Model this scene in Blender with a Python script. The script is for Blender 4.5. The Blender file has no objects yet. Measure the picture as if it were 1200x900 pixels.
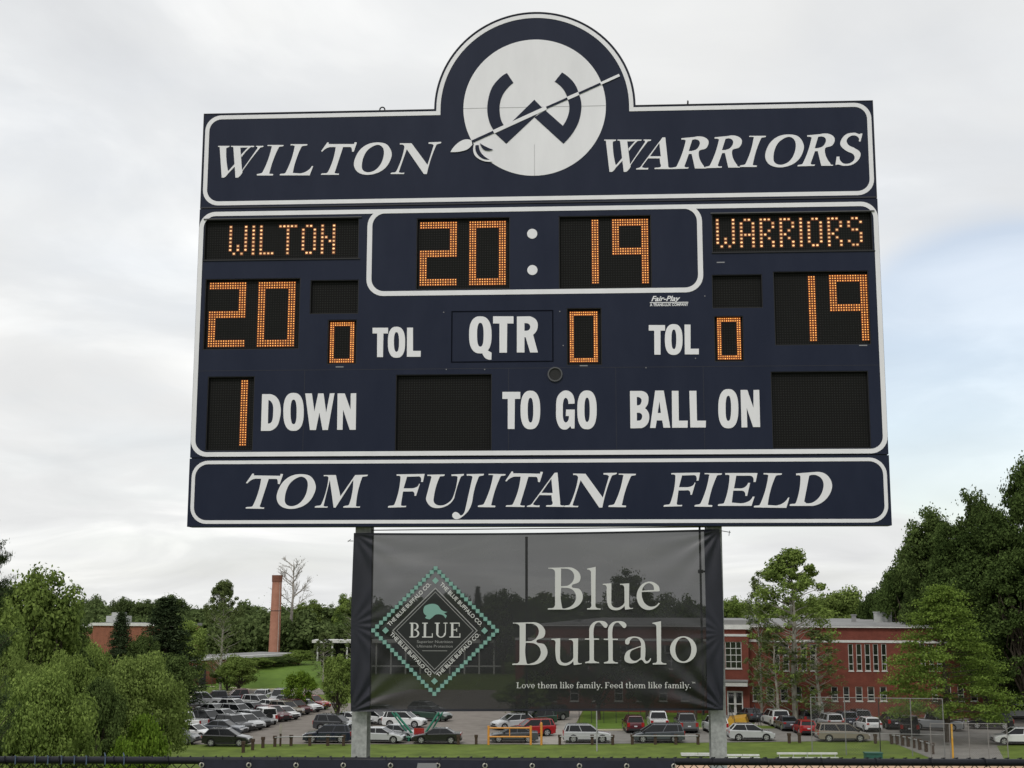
import bpy, math, random
import numpy as np
from mathutils import Matrix, Vector
from mathutils.geometry import tessellate_polygon
R_ = math.radians
sc = bpy.context.scene
col = sc.collection
# ------------------------------------------------------------------ camera
CZ = 13.9
F_PX, PITCH, ROLL = 1565.9, 0.1583, 0.0012
_c, _s = math.cos(PITCH), math.sin(PITCH)
FW = Vector((0, _c, _s)); RT0 = Vector((1, 0, 0)); UP0 = Vector((0, -_s, _c))
_cr, _sr = math.cos(ROLL), math.sin(ROLL)
RT = RT0*_cr + UP0*_sr; UP = UP0*_cr - RT0*_sr
cam = bpy.data.cameras.new('camera'); co = bpy.data.objects.new('camera', cam); col.objects.link(co)
cam.sensor_width = 36; cam.lens = 36*F_PX/1200; cam.clip_start = 0.1; cam.clip_end = 9000
co.matrix_world = Matrix(((RT.x, UP.x, -FW.x, 0), (RT.y, UP.y, -FW.y, 0), (RT.z, UP.z, -FW.z, CZ), (0, 0, 0, 1)))
sc.camera = co
# ------------------------------------------------------------------ world: overcast sky
SUN_EL, SUN_ROT = R_(48), R_(200)      # sun behind the camera, hidden by cloud
w = bpy.data.worlds.new('World'); sc.world = w; w.use_nodes = True
nt = w.node_tree; nt.nodes.clear()
def N(t, **k):
    n = nt.nodes.new(t)
    for a, b in k.items(): setattr(n, a, b)
    return n
def setin(n, d):
    for a, b in d.items(): n.inputs[a].default_value = b
    return n
out = N('ShaderNodeOutputWorld'); sky = N('ShaderNodeTexSky', sky_type='NISHITA')
sky.sun_disc = False; sky.sun_elevation = SUN_EL; sky.sun_rotation = SUN_ROT
bg1 = N('ShaderNodeBackground'); bg1.inputs[1].default_value = 0.15
bg2 = N('ShaderNodeBackground'); bg2.inputs[1].default_value = 1.0
mx = N('ShaderNodeMixShader')
tc = N('ShaderNodeTexCoord'); sep = N('ShaderNodeSeparateXYZ')
nt.links.new(tc.outputs['Generated'], sep.inputs[0])
zz = N('ShaderNodeMath', operation='ABSOLUTE'); nt.links.new(sep.outputs[2], zz.inputs[0])
za = N('ShaderNodeMath', operation='ADD'); za.inputs[1].default_value = 0.17; nt.links.new(zz.outputs[0], za.inputs[0])
dx = N('ShaderNodeMath', operation='DIVIDE'); nt.links.new(sep.outputs[0], dx.inputs[0]); nt.links.new(za.outputs[0], dx.inputs[1])
dy = N('ShaderNodeMath', operation='DIVIDE'); nt.links.new(sep.outputs[1], dy.inputs[0]); nt.links.new(za.outputs[0], dy.inputs[1])
cmb = N('ShaderNodeCombineXYZ'); nt.links.new(dx.outputs[0], cmb.inputs[0]); nt.links.new(dy.outputs[0], cmb.inputs[1])
n1 = setin(N('ShaderNodeTexNoise'), {'Scale': 1.35, 'Detail': 9, 'Roughness': 0.52, 'Distortion': 0.7})
n2 = setin(N('ShaderNodeTexNoise'), {'Scale': 0.9, 'Detail': 4, 'Roughness': 0.5})
nt.links.new(cmb.outputs[0], n1.inputs['Vector']); nt.links.new(cmb.outputs[0], n2.inputs['Vector'])
r1 = N('ShaderNodeValToRGB'); r1.color_ramp.elements[0].position = 0.29; r1.color_ramp.elements[0].color = (0.745, 0.752, 0.757, 1)
r1.color_ramp.elements[1].position = 0.70; r1.color_ramp.elements[1].color = (1.07, 1.07, 1.05, 1)
e = r1.color_ramp.elements.new(0.52); e.color = (0.865, 0.872, 0.87, 1)
nt.links.new(n1.outputs[0], r1.inputs[0]); nt.links.new(r1.outputs[0], bg2.inputs[0])
r2 = N('ShaderNodeValToRGB'); r2.color_ramp.elements[0].position = 0.38; r2.color_ramp.elements[0].color = (0.86,)*3+(1,)
r2.color_ramp.elements[1].position = 0.56; r2.color_ramp.elements[1].color = (1, 1, 1, 1)
nt.links.new(n2.outputs[0], r2.inputs[0])
# a thinner place in the cloud low on the right, where pale blue shows through
nrm = N('ShaderNodeVectorMath', operation='DOT_PRODUCT'); nt.links.new(tc.outputs['Generated'], nrm.inputs[0])
_g = (FW+RT*((1190-600)/F_PX)+UP*((450-450)/F_PX)).normalized(); nrm.inputs[1].default_value = tuple(_g)
na = N('ShaderNodeMath', operation='MULTIPLY_ADD'); na.inputs[1].default_value = 0.009; nt.links.new(n1.outputs[0], na.inputs[0]); nt.links.new(nrm.outputs['Value'], na.inputs[2])
gp = N('ShaderNodeMapRange'); gp.interpolation_type = 'SMOOTHSTEP'
for k_, v_ in (('From Min', 0.9950), ('From Max', 0.9990), ('To Min', 1.0), ('To Max', 0.58)): gp.inputs[k_].default_value = v_
nt.links.new(na.outputs[0], gp.inputs['Value'])
ml = N('ShaderNodeMath', operation='MULTIPLY'); nt.links.new(r2.outputs[0], ml.inputs[0]); nt.links.new(gp.outputs[0], ml.inputs[1]); nt.links.new(ml.outputs[0], mx.inputs[0])
nt.links.new(sky.outputs[0], bg1.inputs[0]); nt.links.new(bg1.outputs[0], mx.inputs[1]); nt.links.new(bg2.outputs[0], mx.inputs[2])
nt.links.new(mx.outputs[0], out.inputs[0])
# ------------------------------------------------------------------ sun
sl = bpy.data.lights.new('sun', 'SUN'); sl.energy = 1.35; sl.angle = R_(14); sl.color = (1, 0.96, 0.9)
so = bpy.data.objects.new('sun', sl); col.objects.link(so)
d = Vector((math.sin(SUN_ROT)*math.cos(SUN_EL), math.cos(SUN_ROT)*math.cos(SUN_EL), math.sin(SUN_EL)))
so.rotation_euler = d.to_track_quat('Z', 'Y').to_euler()
sc.view_settings.view_transform = 'Standard'; sc.view_settings.look = 'None'; sc.view_settings.exposure = 0; sc.view_settings.gamma = 1

# ================================================================== helpers
def ray(px, py):
    return FW + RT*((px-600)/F_PX) + UP*((450-py)/F_PX)
def G(px, py, z=0.0):
    r = ray(px, py); t = (z-CZ)/r.z
    return Vector((0, 0, CZ)) + r*t
def Dp(px, py, y):
    r = ray(px, py); t = y/r.y
    return Vector((0, 0, CZ)) + r*t
def tag(o, label=None, cat=None, group=None, kind=None):
    if label: o['label'] = label
    if cat: o['category'] = cat
    if group: o['group'] = group
    if kind: o['kind'] = kind
    return o
def empty(name, loc=(0, 0, 0), rz=0, label=None, cat=None, group=None):
    o = bpy.data.objects.new(name, None); col.objects.link(o); o.location = loc; o.rotation_euler = (0, 0, rz)
    o.empty_display_size = 0.2
    return tag(o, label, cat, group)
def link(name, me, parent=None, kind=None):
    o = bpy.data.objects.new(name, me); col.objects.link(o)
    if parent: o.parent = parent
    if kind: o['kind'] = kind
    return o
class MB:
    def __init__(s): s.v = []; s.f = []; s.m = []
    def add(s, vs, fs, mi=0):
        b = len(s.v); s.v += [tuple(p) for p in vs]; s.f += [tuple(i+b for i in f) for f in fs]; s.m += [mi]*len(fs)
        return s
    def box(s, x0, x1, y0, y1, z0, z1, mi=0):
        v = [(x0, y0, z0), (x1, y0, z0), (x1, y1, z0), (x0, y1, z0), (x0, y0, z1), (x1, y0, z1), (x1, y1, z1), (x0, y1, z1)]
        return s.add(v, [(0, 3, 2, 1), (4, 5, 6, 7), (0, 1, 5, 4), (1, 2, 6, 5), (2, 3, 7, 6), (3, 0, 4, 7)], mi)
    def bar(s, a, b, r, n=6, r2=None, mi=0, cap=True):
        a = Vector(a); b = Vector(b); r2 = r if r2 is None else r2
        d = (b-a)
        if d.length < 1e-6: return s
        q = d.to_track_quat('Z', 'Y'); X = q @ Vector((1, 0, 0)); Y = q @ Vector((0, 1, 0))
        vs = [a+(X*math.cos(2*math.pi*i/n)+Y*math.sin(2*math.pi*i/n))*r for i in range(n)]
        vs += [b+(X*math.cos(2*math.pi*i/n)+Y*math.sin(2*math.pi*i/n))*r2 for i in range(n)]
        fs = [(i, (i+1) % n, (i+1) % n+n, i+n) for i in range(n)]
        if cap: fs += [tuple(range(n))[::-1], tuple(range(n, 2*n))]
        return s.add(vs, fs, mi)
    def path(s, pts, rs, n=6, mi=0):
        for i in range(len(pts)-1):
            s.bar(pts[i], pts[i+1], rs[i], n, rs[i+1], mi, cap=(i == len(pts)-2))
        return s
    def prism(s, poly, y0, y1, mi=0, axis='y'):
        n = len(poly); vs = [(x, y0, z) for x, z in poly]+[(x, y1, z) for x, z in poly]
        fs = [(i, i+n, (i+1) % n+n, (i+1) % n) for i in range(n)]+[tuple(range(n)), tuple(range(n, 2*n))[::-1]]
        return s.add(vs, fs, mi)
    def mesh(s, name, mats, smooth=False):
        me = bpy.data.meshes.new(name); me.from_pydata(s.v, [], s.f)
        for m in (mats if isinstance(mats, (list, tuple)) else [mats]): me.materials.append(m)
        if len(me.materials) > 1: me.polygons.foreach_set('material_index', s.m)
        if smooth: me.polygons.foreach_set('use_smooth', [True]*len(me.polygons))
        me.update(); return me
    def build(s, name, mats, parent=None, smooth=False, kind=None):
        return link(name, s.mesh(name, mats, smooth), parent, kind)
# ------------------------------------------------------------------ materials
MATS = {}
def mat(name, base=(0.5,)*3, rough=0.6, metal=0.0, var=0.12, scale=3.0, coords='Object', bump=0.0, bscale=40, col2=None, obj_rand=0.0, spec=0.4, detail=6, stretch=None):
    m = bpy.data.materials.new(name); m.use_nodes = True; t = m.node_tree; p = t.nodes['Principled BSDF']
    p.inputs['Roughness'].default_value = rough; p.inputs['Metallic'].default_value = metal
    p.inputs['Specular IOR Level'].default_value = spec
    tcn = t.nodes.new('ShaderNodeTexCoord'); nz = t.nodes.new('ShaderNodeTexNoise')
    nz.inputs['Scale'].default_value = scale; nz.inputs['Detail'].default_value = detail; nz.inputs['Roughness'].default_value = 0.62
    src = tcn.outputs[coords]
    if stretch:
        mp = t.nodes.new('ShaderNodeMapping'); mp.inputs['Scale'].default_value = stretch
        t.links.new(src, mp.inputs[0]); src = mp.outputs[0]
    t.links.new(src, nz.inputs['Vector'])
    rp = t.nodes.new('ShaderNodeValToRGB'); rp.color_ramp.elements[0].position = 0.3; rp.color_ramp.elements[1].position = 0.7
    c2 = col2 or tuple(min(1, c*(1+var)) for c in base); c1 = tuple(c*(1-var) for c in base) if not col2 else base
    rp.color_ramp.elements[0].color = tuple(c1)+(1,); rp.color_ramp.elements[1].color = tuple(c2)+(1,)
    t.links.new(nz.outputs['Fac'], rp.inputs[0]); o = rp.outputs[0]
    if obj_rand:
        oi = t.nodes.new('ShaderNodeObjectInfo'); hs = t.nodes.new('ShaderNodeHueSaturation')
        mr = t.nodes.new('ShaderNodeMapRange'); mr.inputs['To Min'].default_value = 1-obj_rand; mr.inputs['To Max'].default_value = 1+obj_rand
        t.links.new(oi.outputs['Random'], mr.inputs['Value']); t.links.new(mr.outputs[0], hs.inputs['Value']); t.links.new(o, hs.inputs['Color']); o = hs.outputs[0]
    t.links.new(o, p.inputs['Base Color'])
    if bump:
        nb = t.nodes.new('ShaderNodeTexNoise'); nb.inputs['Scale'].default_value = bscale; nb.inputs['Detail'].default_value = 5
        t.links.new(src, nb.inputs['Vector']); b = t.nodes.new('ShaderNodeBump'); b.inputs['Strength'].default_value = bump
        t.links.new(nb.outputs['Fac'], b.inputs['Height']); t.links.new(b.outputs[0], p.inputs['Normal'])
    MATS[name] = m; return m
def emis(name, c, s):
    m = bpy.data.materials.new(name); m.use_nodes = True; p = m.node_tree.nodes['Principled BSDF']
    p.inputs['Base Color'].default_value = (0.1, 0.04, 0.01, 1); p.inputs['Emission Color'].default_value = tuple(c)+(1,)
    t = m.node_tree; g_ = t.nodes.new('ShaderNodeNewGeometry'); r_ = t.nodes.new('ShaderNodeMapRange')      # lamps age unevenly
    r_.inputs['To Min'].default_value = s*0.62; r_.inputs['To Max'].default_value = s*1.32
    t.links.new(g_.outputs['Random Per Island'], r_.inputs['Value']); t.links.new(r_.outputs[0], p.inputs['Emission Strength'])
    return m
def leafmat(name, c1, c2, orand=0.12, trans=0.3, nscale=0.35):
    m = bpy.data.materials.new(name); m.use_nodes = True; t = m.node_tree; t.nodes.clear()
    o = t.nodes.new('ShaderNodeOutputMaterial'); df = t.nodes.new('ShaderNodeBsdfDiffuse'); tr = t.nodes.new('ShaderNodeBsdfTranslucent'); mxs = t.nodes.new('ShaderNodeMixShader')
    mxs.inputs[0].default_value = trans
    geo = t.nodes.new('ShaderNodeNewGeometry'); tcn = t.nodes.new('ShaderNodeTexCoord'); nz = t.nodes.new('ShaderNodeTexNoise')
    nz.inputs['Scale'].default_value = nscale; nz.inputs['Detail'].default_value = 3
    t.links.new(tcn.outputs['Object'], nz.inputs['Vector'])
    a = t.nodes.new('ShaderNodeMath'); a.operation = 'MULTIPLY_ADD'; a.inputs[1].default_value = 0.5; t.links.new(geo.outputs['Random Per Island'], a.inputs[0]); t.links.new(nz.outputs['Fac'], a.inputs[2])
    rp = t.nodes.new('ShaderNodeValToRGB'); rp.color_ramp.elements[0].position = 0.38; rp.color_ramp.elements[1].position = 1.05 if False else 1.0
    rp.color_ramp.elements[0].color = tuple(c1)+(1,); rp.color_ramp.elements[1].color = tuple(c2)+(1,)
    t.links.new(a.outputs[0], rp.inputs[0])
    oi = t.nodes.new('ShaderNodeObjectInfo'); hs = t.nodes.new('ShaderNodeHueSaturation'); mr = t.nodes.new('ShaderNodeMapRange')
    mr.inputs['To Min'].default_value = 1-orand; mr.inputs['To Max'].default_value = 1+orand
    t.links.new(oi.outputs['Random'], mr.inputs['Value']); t.links.new(mr.outputs[0], hs.inputs['Value']); t.links.new(rp.outputs[0], hs.inputs['Color'])
    t.links.new(hs.outputs[0], df.inputs[0]); t.links.new(hs.outputs[0], tr.inputs[0])
    t.links.new(df.outputs[0], mxs.inputs[1]); t.links.new(tr.outputs[0], mxs.inputs[2]); t.links.new(mxs.outputs[0], o.inputs[0])
    return m
M = {}
M['navy'] = mat('navy_paint', (0.0070, 0.0112, 0.0295), 0.48, scale=2.6, col2=(0.0132, 0.0178, 0.0385), bump=0.02, bscale=8, spec=0.18, stretch=(1, 1, 0.35), detail=9)
M['navy_edge'] = mat('navy_edge_paint', (0.021, 0.021, 0.030), 0.5, var=0.25, scale=4)
M['white'] = mat('white_vinyl', (0.70, 0.69, 0.73), 0.5, scale=3.0, col2=(0.78, 0.77, 0.81), stretch=(1, 1, 0.3), detail=9)
M['display'] = mat('display_face', (0.0112, 0.0112, 0.0110), 0.8, var=0.25, scale=60, spec=0.08)
M['frame'] = mat('display_frame', (0.009, 0.009, 0.010), 0.5, var=0.2)
M['led_core'] = emis('led_core', (1.0, 0.46, 0.10), 1.75); M['led_core2'] = emis('name_led_core', (1.0, 0.60, 0.26), 1.1); M['led_bloom2'] = emis('name_led_bloom', (1.0, 0.16, 0.02), 0.10)
M['led_bloom'] = emis('led_bloom', (1.0, 0.15, 0.008), 0.20)  # amber bloom round digit and name dots, put in as emissive colour
M['groove'] = mat('dark_groove', (0.004, 0.005, 0.010), 0.8, spec=0.05); M['seam'] = mat('faint_joint', (0.30, 0.30, 0.31), 0.7); M['galv'] = mat('galvanised_steel', (0.34, 0.345, 0.35), 0.5, metal=0.25, var=0.28, scale=22, bump=0.05, bscale=30)
M['darksteel'] = mat('dark_steel', (0.02, 0.02, 0.022), 0.55, var=0.2)
M['bolt'] = mat('bolt_steel', (0.25, 0.25, 0.26), 0.4, metal=0.7)
M['speaker'] = mat('speaker_cone', (0.012, 0.012, 0.012), 0.7)
M['speaker_rim'] = mat('speaker_rim', (0.07, 0.07, 0.075), 0.4)
M['black_vinyl'] = mat('black_vinyl_wire', (0.007, 0.0075, 0.012), 0.5, var=0.3, scale=30, spec=0.25)
M['screen'] = mat('windscreen_fabric', (0.012, 0.013, 0.026), 0.75, var=0.25, scale=14, bump=0.15, bscale=300)
M['grommet'] = mat('brass_grommet', (0.40, 0.38, 0.34), 0.5, metal=0.5)
M['greymark'] = mat('grey_print', (0.20, 0.20, 0.215), 0.7)

# ================================================================== SCOREBOARD
W = 7.9; V1, V2, V3 = 0.7841, 3.738, 4.9133
YAW = -0.0587
OB = Vector((0.2493, 15.0291, CZ+0.788))
EU = Vector((math.cos(YAW), math.sin(YAW), 0)); EB = Vector((-math.sin(YAW), math.cos(YAW), 0))
GROUND_B = 9.75
ZB = OB.z-GROUND_B
def BP(px, py, d=0.0):
    r = ray(px, py); o = Vector((0, 0, CZ)); pl = OB+EB*d
    t = (pl-o).dot(EB)/r.dot(EB); p = o+r*t-pl
    return p.dot(EU), p.z
board = empty('scoreboard', (OB.x, OB.y, GROUND_B), YAW, 'large navy football scoreboard with white lettering and lit amber digits on two steel posts', 'scoreboard')

def curve(spec, view):
    """spec: string of x,y tokens ('s' prefix = smooth); view = (x0,y0,scale) -> photo px points"""
    pts = []; sm = []
    for tk in spec.split():
        s = tk[0] == 's'
        a, b = (tk[1:] if s else tk).split(',')
        pts.append((view[0]+float(a)/view[2], view[1]+float(b)/view[2])); sm.append(s)
    n = len(pts); outp = []
    P = [Vector(p) for p in pts]
    for i in range(n):
        j = (i+1) % n; outp.append(P[i])
        if sm[i] or sm[j]:
            h, k = (i-1) % n, (j+1) % n
            L = (P[j]-P[i]).length
            def tan(a, b, c):
                d = (c-a); return d.normalized()*L if d.length > 0 else d
            t0 = tan(P[h], P[i], P[j]) if sm[i] else None
            t1 = tan(P[i], P[j], P[k]) if sm[j] else None
            if t0 is None: t0 = (P[j]-P[i])*2-t1; t0 = t0.normalized()*L if t0.length > 0 else t1
            if t1 is None: t1 = (P[j]-P[i])*2-t0; t1 = t1.normalized()*L if t1.length > 0 else t0
            m = max(3, min(8, int(L/1.2)+2))
            for q in range(1, m):
                t = q/m
                outp.append(P[i]*(2*t**3-3*t*t+1)+t0*(t**3-2*t*t+t)+P[j]*(-2*t**3+3*t*t)+t1*(t**3-t*t))
    return [tuple(p) for p in outp]
def superel(x0, y0, x1, y1, e=2.5, view=None, n=36):
    cx, cy, a, b = (x0+x1)/2, (y0+y1)/2, (x1-x0)/2, (y1-y0)/2
    o = []
    for i in range(n):
        t = 2*math.pi*i/n; c, s = math.cos(t), math.sin(t)
        o.append((view[0]+(cx+a*math.copysign(abs(c)**(2/e), c))/view[2], view[1]+(cy+b*math.copysign(abs(s)**(2/e), s))/view[2]))
    return o
def sheet(mb, loops, y, th=0.003, mi=0):
    """flat shape with holes in the (x,z) plane, front face at y, sides back to y+th"""
    ls = [[Vector((a, b, 0)) for a, b in l] for l in loops]
    flat = [p for l in ls for p in l]
    tris = tessellate_polygon(ls)
    base = len(mb.v)
    mb.v += [(p.x, y, p.y) for p in flat]; nn = len(flat)
    mb.v += [(p.x, y+th, p.y) for p in flat]
    for t in tris:
        a, b, c = [flat[i] for i in t]
        ar = (b.x-a.x)*(c.y-a.y)-(b.y-a.y)*(c.x-a.x)
        if abs(ar) < 1e-12: continue
        t = t if ar > 0 else t[::-1]      # ccw in (x,z) seen from -y
        mb.f.append(tuple(base+i for i in t)); mb.m.append(mi)
    k = 0
    for l in ls:
        n = len(l)
        for i in range(n):
            j = (i+1) % n
            mb.f.append((base+k+i, base+k+i+nn, base+k+j+nn, base+k+j)); mb.m.append(mi)
        k += n
    return mb
# glyph = list of pieces; each piece = list of loops in photo px
GL = {}
def glyph(name, view, pieces, anchor):
    GL[name] = ([[curve(l, view) if isinstance(l, str) else superel(*l, view=view) for l in pc] for pc in pieces],
                (view[0]+anchor[0]/view[2], view[1]+anchor[1]/view[2]))
VA, VB, VC, VD = (245, 150, 7.5), (365, 150, 7.5), (700, 145, 7.5), (860, 145, 7.5)
VE, VF, VG, VH = (285, 545, 7.5), (445, 545, 7.5), (600, 545, 7.5), (770, 540, 5.714)
glyph('W', VA, [['80,158 180,158 s178,167 s152,180 166,372 s168,400 133,437 112,437 95,182 s92,168 80,168'],
                ['133,437 236,330 226,316 150,402 112,437'],
                ['193,158 397,158 s395,167 s362,172 286,258 282,236 342,172 275,174 290,374 s292,395 254,437 233,437 215,182 s210,168 193,168'],
                ['415,158 478,158 s476,167 s448,176 254,437 236,437 286,378 426,180 s424,168 413,166']], (80, 158))
glyph('I', VA, [['515,150 655,150 s652,160 s613,172 533,388 s532,402 s563,406 560,418 420,418 s422,407 s470,390 550,172 s552,162 515,160']], (515, 150))
glyph('L', VA, [['717,143 865,143 s862,153 s812,168 736,396 800,400 s860,380 905,335 915,335 885,417 622,417 s625,406 s674,392 752,170 s752,158 717,154']], (717, 143))
glyph('T', VB, [['85,205 140,127 s152,130 150,142 375,142 380,126 400,128 372,210 356,208 s352,175 340,168 278,168 208,382 s206,396 242,400 240,412 85,412 s88,402 s145,388 214,168 170,168 s130,180 97,208']], (85, 205))
glyph('O', VB, [['s590,128 s500,142 s430,190 s385,265 s375,335 s410,390 s490,412 s585,393 s650,350 s690,290 s705,220 s665,148',
                 's595,150 s548,158 s490,200 s455,265 s443,330 s450,368 s485,389 s535,383 s580,355 s618,300 s637,230 s630,178']], (590, 128))
glyph('N', VB, [['777,135 880,135 1020,325 1075,152 s1060,142 1030,140 1030,127 1140,123 s1138,133 s1097,152 1014,405 988,405 838,187 770,380 s772,392 817,393 812,405 697,405 s699,395 s745,383 818,168 s808,150 778,147']], (777, 135))
glyph('A', VC, [['572,122 597,120 623,366 s628,384 655,386 653,399 503,399 s505,389 s555,380 553,350 548,305 446,305 400,366 s395,384 448,388 446,403 340,403 s343,394 s372,385 395,358',
                 '545,170 462,287 558,287']], (582, 122))
glyph('R', VD, [['643,103 760,92 s840,92 s885,130 s865,190 s800,222 845,345 s855,360 873,360 870,370 768,370 737,242 712,242 676,345 s680,358 712,358 708,371 560,375 s562,365 s605,350 680,135 s680,120 645,116',
                 '740,118 s775,113 s805,130 s805,165 s775,203 710,216']], (643, 103))
glyph('S', VD, [['1130,88 1112,158 1097,155 s1097,125 s1060,103 s1015,115 s990,150 s1010,190 s1060,215 s1110,255 s1100,310 s1040,360 s960,370 s922,360 892,364 903,290 928,290 s935,325 s970,352 s1025,345 s1060,310 s1050,270 s990,240 s940,195 s940,150 s985,95 s1060,80 s1102,92 1115,86']], (1060, 80))
glyph('M', VE, [['708,88 815,88 855,275 985,88 1095,85 s1090,97 s1045,110 992,350 s995,362 1028,362 1025,374 880,374 s883,363 s932,345 968,130 812,374 795,374 762,130 708,350 s710,362 743,363 740,374 630,374 s633,363 s687,345 750,115 s742,100 710,100']], (708, 88))
glyph('F', VF, [['148,82 395,78 380,148 362,148 s360,108 335,100 240,103 210,205 280,205 s330,190 345,165 353,165 320,270 305,270 s300,238 275,232 205,233 187,345 s192,357 233,357 230,370 73,374 s77,361 s130,345 183,108 s176,96 150,95']], (148, 82))
glyph('U', VF, [['418,85 570,82 s567,95 s527,105 475,290 s480,332 s520,355 s580,345 s640,290 685,105 s672,97 632,97 630,83 740,78 s738,90 s712,105 655,290 s610,345 s540,375 s460,370 s413,320 412,270 455,107 s448,97 420,97']], (418, 85))
glyph('J', VF, [['765,80 915,77 s912,90 s870,105 815,310 s780,400 s710,465 s665,475 s640,455 s640,430 s665,412 s695,425 s712,443 s735,430 752,390 815,107 s808,96 766,95']], (765, 80))
glyph('E', VH, [['455,82 672,82 660,142 645,142 s640,108 615,100 530,100 515,185 560,185 s590,175 610,148 623,148 603,235 590,235 s585,208 560,200 510,200 500,280 560,285 s615,270 640,240 653,240 632,302 408,302 s410,292 s449,280 485,104 s482,96 458,95']], (455, 82))
glyph('D', VH, [['930,85 1060,75 s1130,90 s1170,150 s1160,215 s1110,275 1040,302 888,302 s890,292 s930,280 960,107 s955,98 932,98',
                 '1018,100 s1060,95 s1100,118 s1115,165 s1095,230 s1050,275 1000,285 985,272']], (930, 85))
Va, Vb, Vd, Ve, Vf = (425, 370, 12), (525, 355, 8.571), (295, 445, 8.571), (575, 445, 8.571), (725, 445, 6.667)
Vc = (745, 365, 12)
glyph('t1', Va, [['140,170 358,170 358,250 292,250 286,582 203,582 205,250 140,250']], (140, 170))
glyph('o1', Va, [[(355, 155, 598, 592), (440, 232, 512, 508)]], (476, 155))
glyph('l1', Va, [['625,168 708,168 708,495 818,495 815,578 622,578']], (625, 168))
glyph('t2', Vc, [['183,192 412,192 412,270 348,270 348,608 262,608 260,270 183,270']], (183, 192))
glyph('o2', Vc, [[(410, 178, 658, 612), (502, 255, 570, 530)]], (534, 178))
glyph('l2', Vc, [['685,185 770,185 770,525 888,525 886,604 690,604']], (685, 185))
glyph('q3', Vb, [[(212, 135, 438, 508), (292, 200, 358, 440)], ['345,505 400,478 438,500 436,570 s380,558']], (325, 135))
glyph('t3', Vb, [['453,135 658,135 658,207 595,207 592,500 517,500 517,207 453,207']], (453, 135))
glyph('r3', Vb, [['692,137 820,135 s890,178 s898,258 855,320 903,498 825,498 780,345 768,345 768,498 692,498', '768,203 785,203 s820,220 s822,260 790,280 768,280']], (692, 137))
glyph('d4', Vd, [['105,145 190,145 s258,185 s290,275 s286,370 s252,470 180,514 93,514', '168,205 180,207 s212,250 s216,330 s205,415 178,440 163,440']], (105, 145))
glyph('o4', Vd, [[(318, 132, 523, 514), (390, 200, 452, 447)]], (420, 132))
glyph('w4', Vd, [['538,138 605,138 630,320 668,138 722,138 748,330 785,138 832,135 765,505 712,505 680,330 645,505 585,505']], (538, 138))
glyph('n4', Vd, [['863,138 935,138 993,300 995,138 1050,135 1045,503 985,503 918,300 912,503 858,503']], (863, 138))
glyph('t5', Ve, [['118,122 298,122 298,193 243,193 240,495 172,495 172,193 118,193']], (118, 122))
glyph('o5', Ve, [[(300, 110, 498, 498), (372, 182, 428, 430)]], (400, 110))
glyph('g5', Ve, [['842,240 780,243 s775,203 s752,182 s730,215 s725,300 s730,400 s755,430 s780,405 785,365 755,365 757,300 845,300 842,490 812,490 800,465 s755,500 s700,485 s662,405 s657,300 s668,180 s720,118 s780,112 s828,155']], (750, 110))
glyph('o6', Ve, [[(870, 108, 1065, 498), (942, 180, 995, 425)]], (967, 108))
glyph('b7', Vf, [['88,88 175,88 s225,115 s230,180 205,222 s237,270 s228,340 180,378 92,380', '142,135 155,135 s178,155 s172,188 155,200 142,200', '142,258 160,258 s182,275 s178,308 160,320 142,320']], (88, 88))
glyph('a7', Vf, [['285,85 352,85 403,375 350,375 340,318 298,318 288,377 245,377', '318,170 330,260 305,260']], (285, 85))
glyph('l7', Vf, [['415,87 467,87 470,320 540,320 538,375 418,375']], (415, 87))
glyph('l8', Vf, [['552,87 607,87 612,320 682,320 680,373 560,373']], (552, 87))
glyph('o7', Vf, [[(778, 73, 935, 380), (835, 125, 878, 322)]], (856, 73))
glyph('n7', Vf, [['952,80 1005,80 1053,220 1053,80 1098,80 1105,370 1050,370 1000,220 1005,372 960,373']], (952, 80))
V1g, V2g, V3g = (635, 655, 8.571), (595, 720, 10), (705, 720, 10)
glyph('bB', V1g, [['65,90 250,85 s330,100 s385,160 s375,230 s300,275 s380,305 s412,380 s385,450 s320,495 240,508 62,508 s62,497 s115,490 133,460 133,130 s115,105 65,98',
                   '193,97 240,98 s300,120 s325,175 s300,240 245,272 193,275', '195,288 250,290 s320,320 s345,390 s310,460 250,492 s205,490']], (65, 90))
glyph('bl', V1g, [['455,97 540,80 538,470 s550,490 590,497 590,508 455,508 s455,497 s487,490 497,465 493,130 s480,112 455,106']], (455, 97))
glyph('bu', V1g, [['610,250 698,245 697,440 s715,480 s760,490 s810,465 830,435 828,290 s815,265 785,260 785,250 877,245 875,470 s885,490 915,490 912,500 835,510 830,470 s790,505 s735,515 s680,495 s655,430 652,290 s640,265 612,260']], (610, 250))
glyph('be', V1g, [['1002,332 1180,325 s1165,265 s1085,228 s1000,260 s953,350 s965,440 s1010,495 s1080,512 s1140,490 1185,445 1172,440 s1130,475 s1070,472 s1020,425', '1005,318 s1030,265 s1075,243 s1115,265 1125,312']], (1085, 228))
glyph('bf', V2g, [['905,282 955,280 955,200 s965,140 s1010,90 s1075,75 s1140,85 s1170,120 s1155,155 s1130,150 s1105,120 s1070,92 s1030,110 s1008,170 1008,280 1070,282 1070,295 1010,296 1010,520 s1020,545 1070,558 1070,570 908,570 s908,558 s950,545 960,520 958,296 905,294']], (905, 282))
glyph('ba', V3g, [['s275,330 s285,290 s340,262 s420,262 s480,290 s508,350 508,500 s515,540 s540,545 570,510 578,518 s555,560 s510,572 s465,530 s400,565 s325,570 s275,545 s268,490 s300,430 s380,395 460,368 s458,330 s430,285 s370,275 s335,300 s320,345 s290,350',
                   '458,382 458,500 s410,540 s360,535 s330,490 s345,430 s400,400']], (340, 262))
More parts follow.
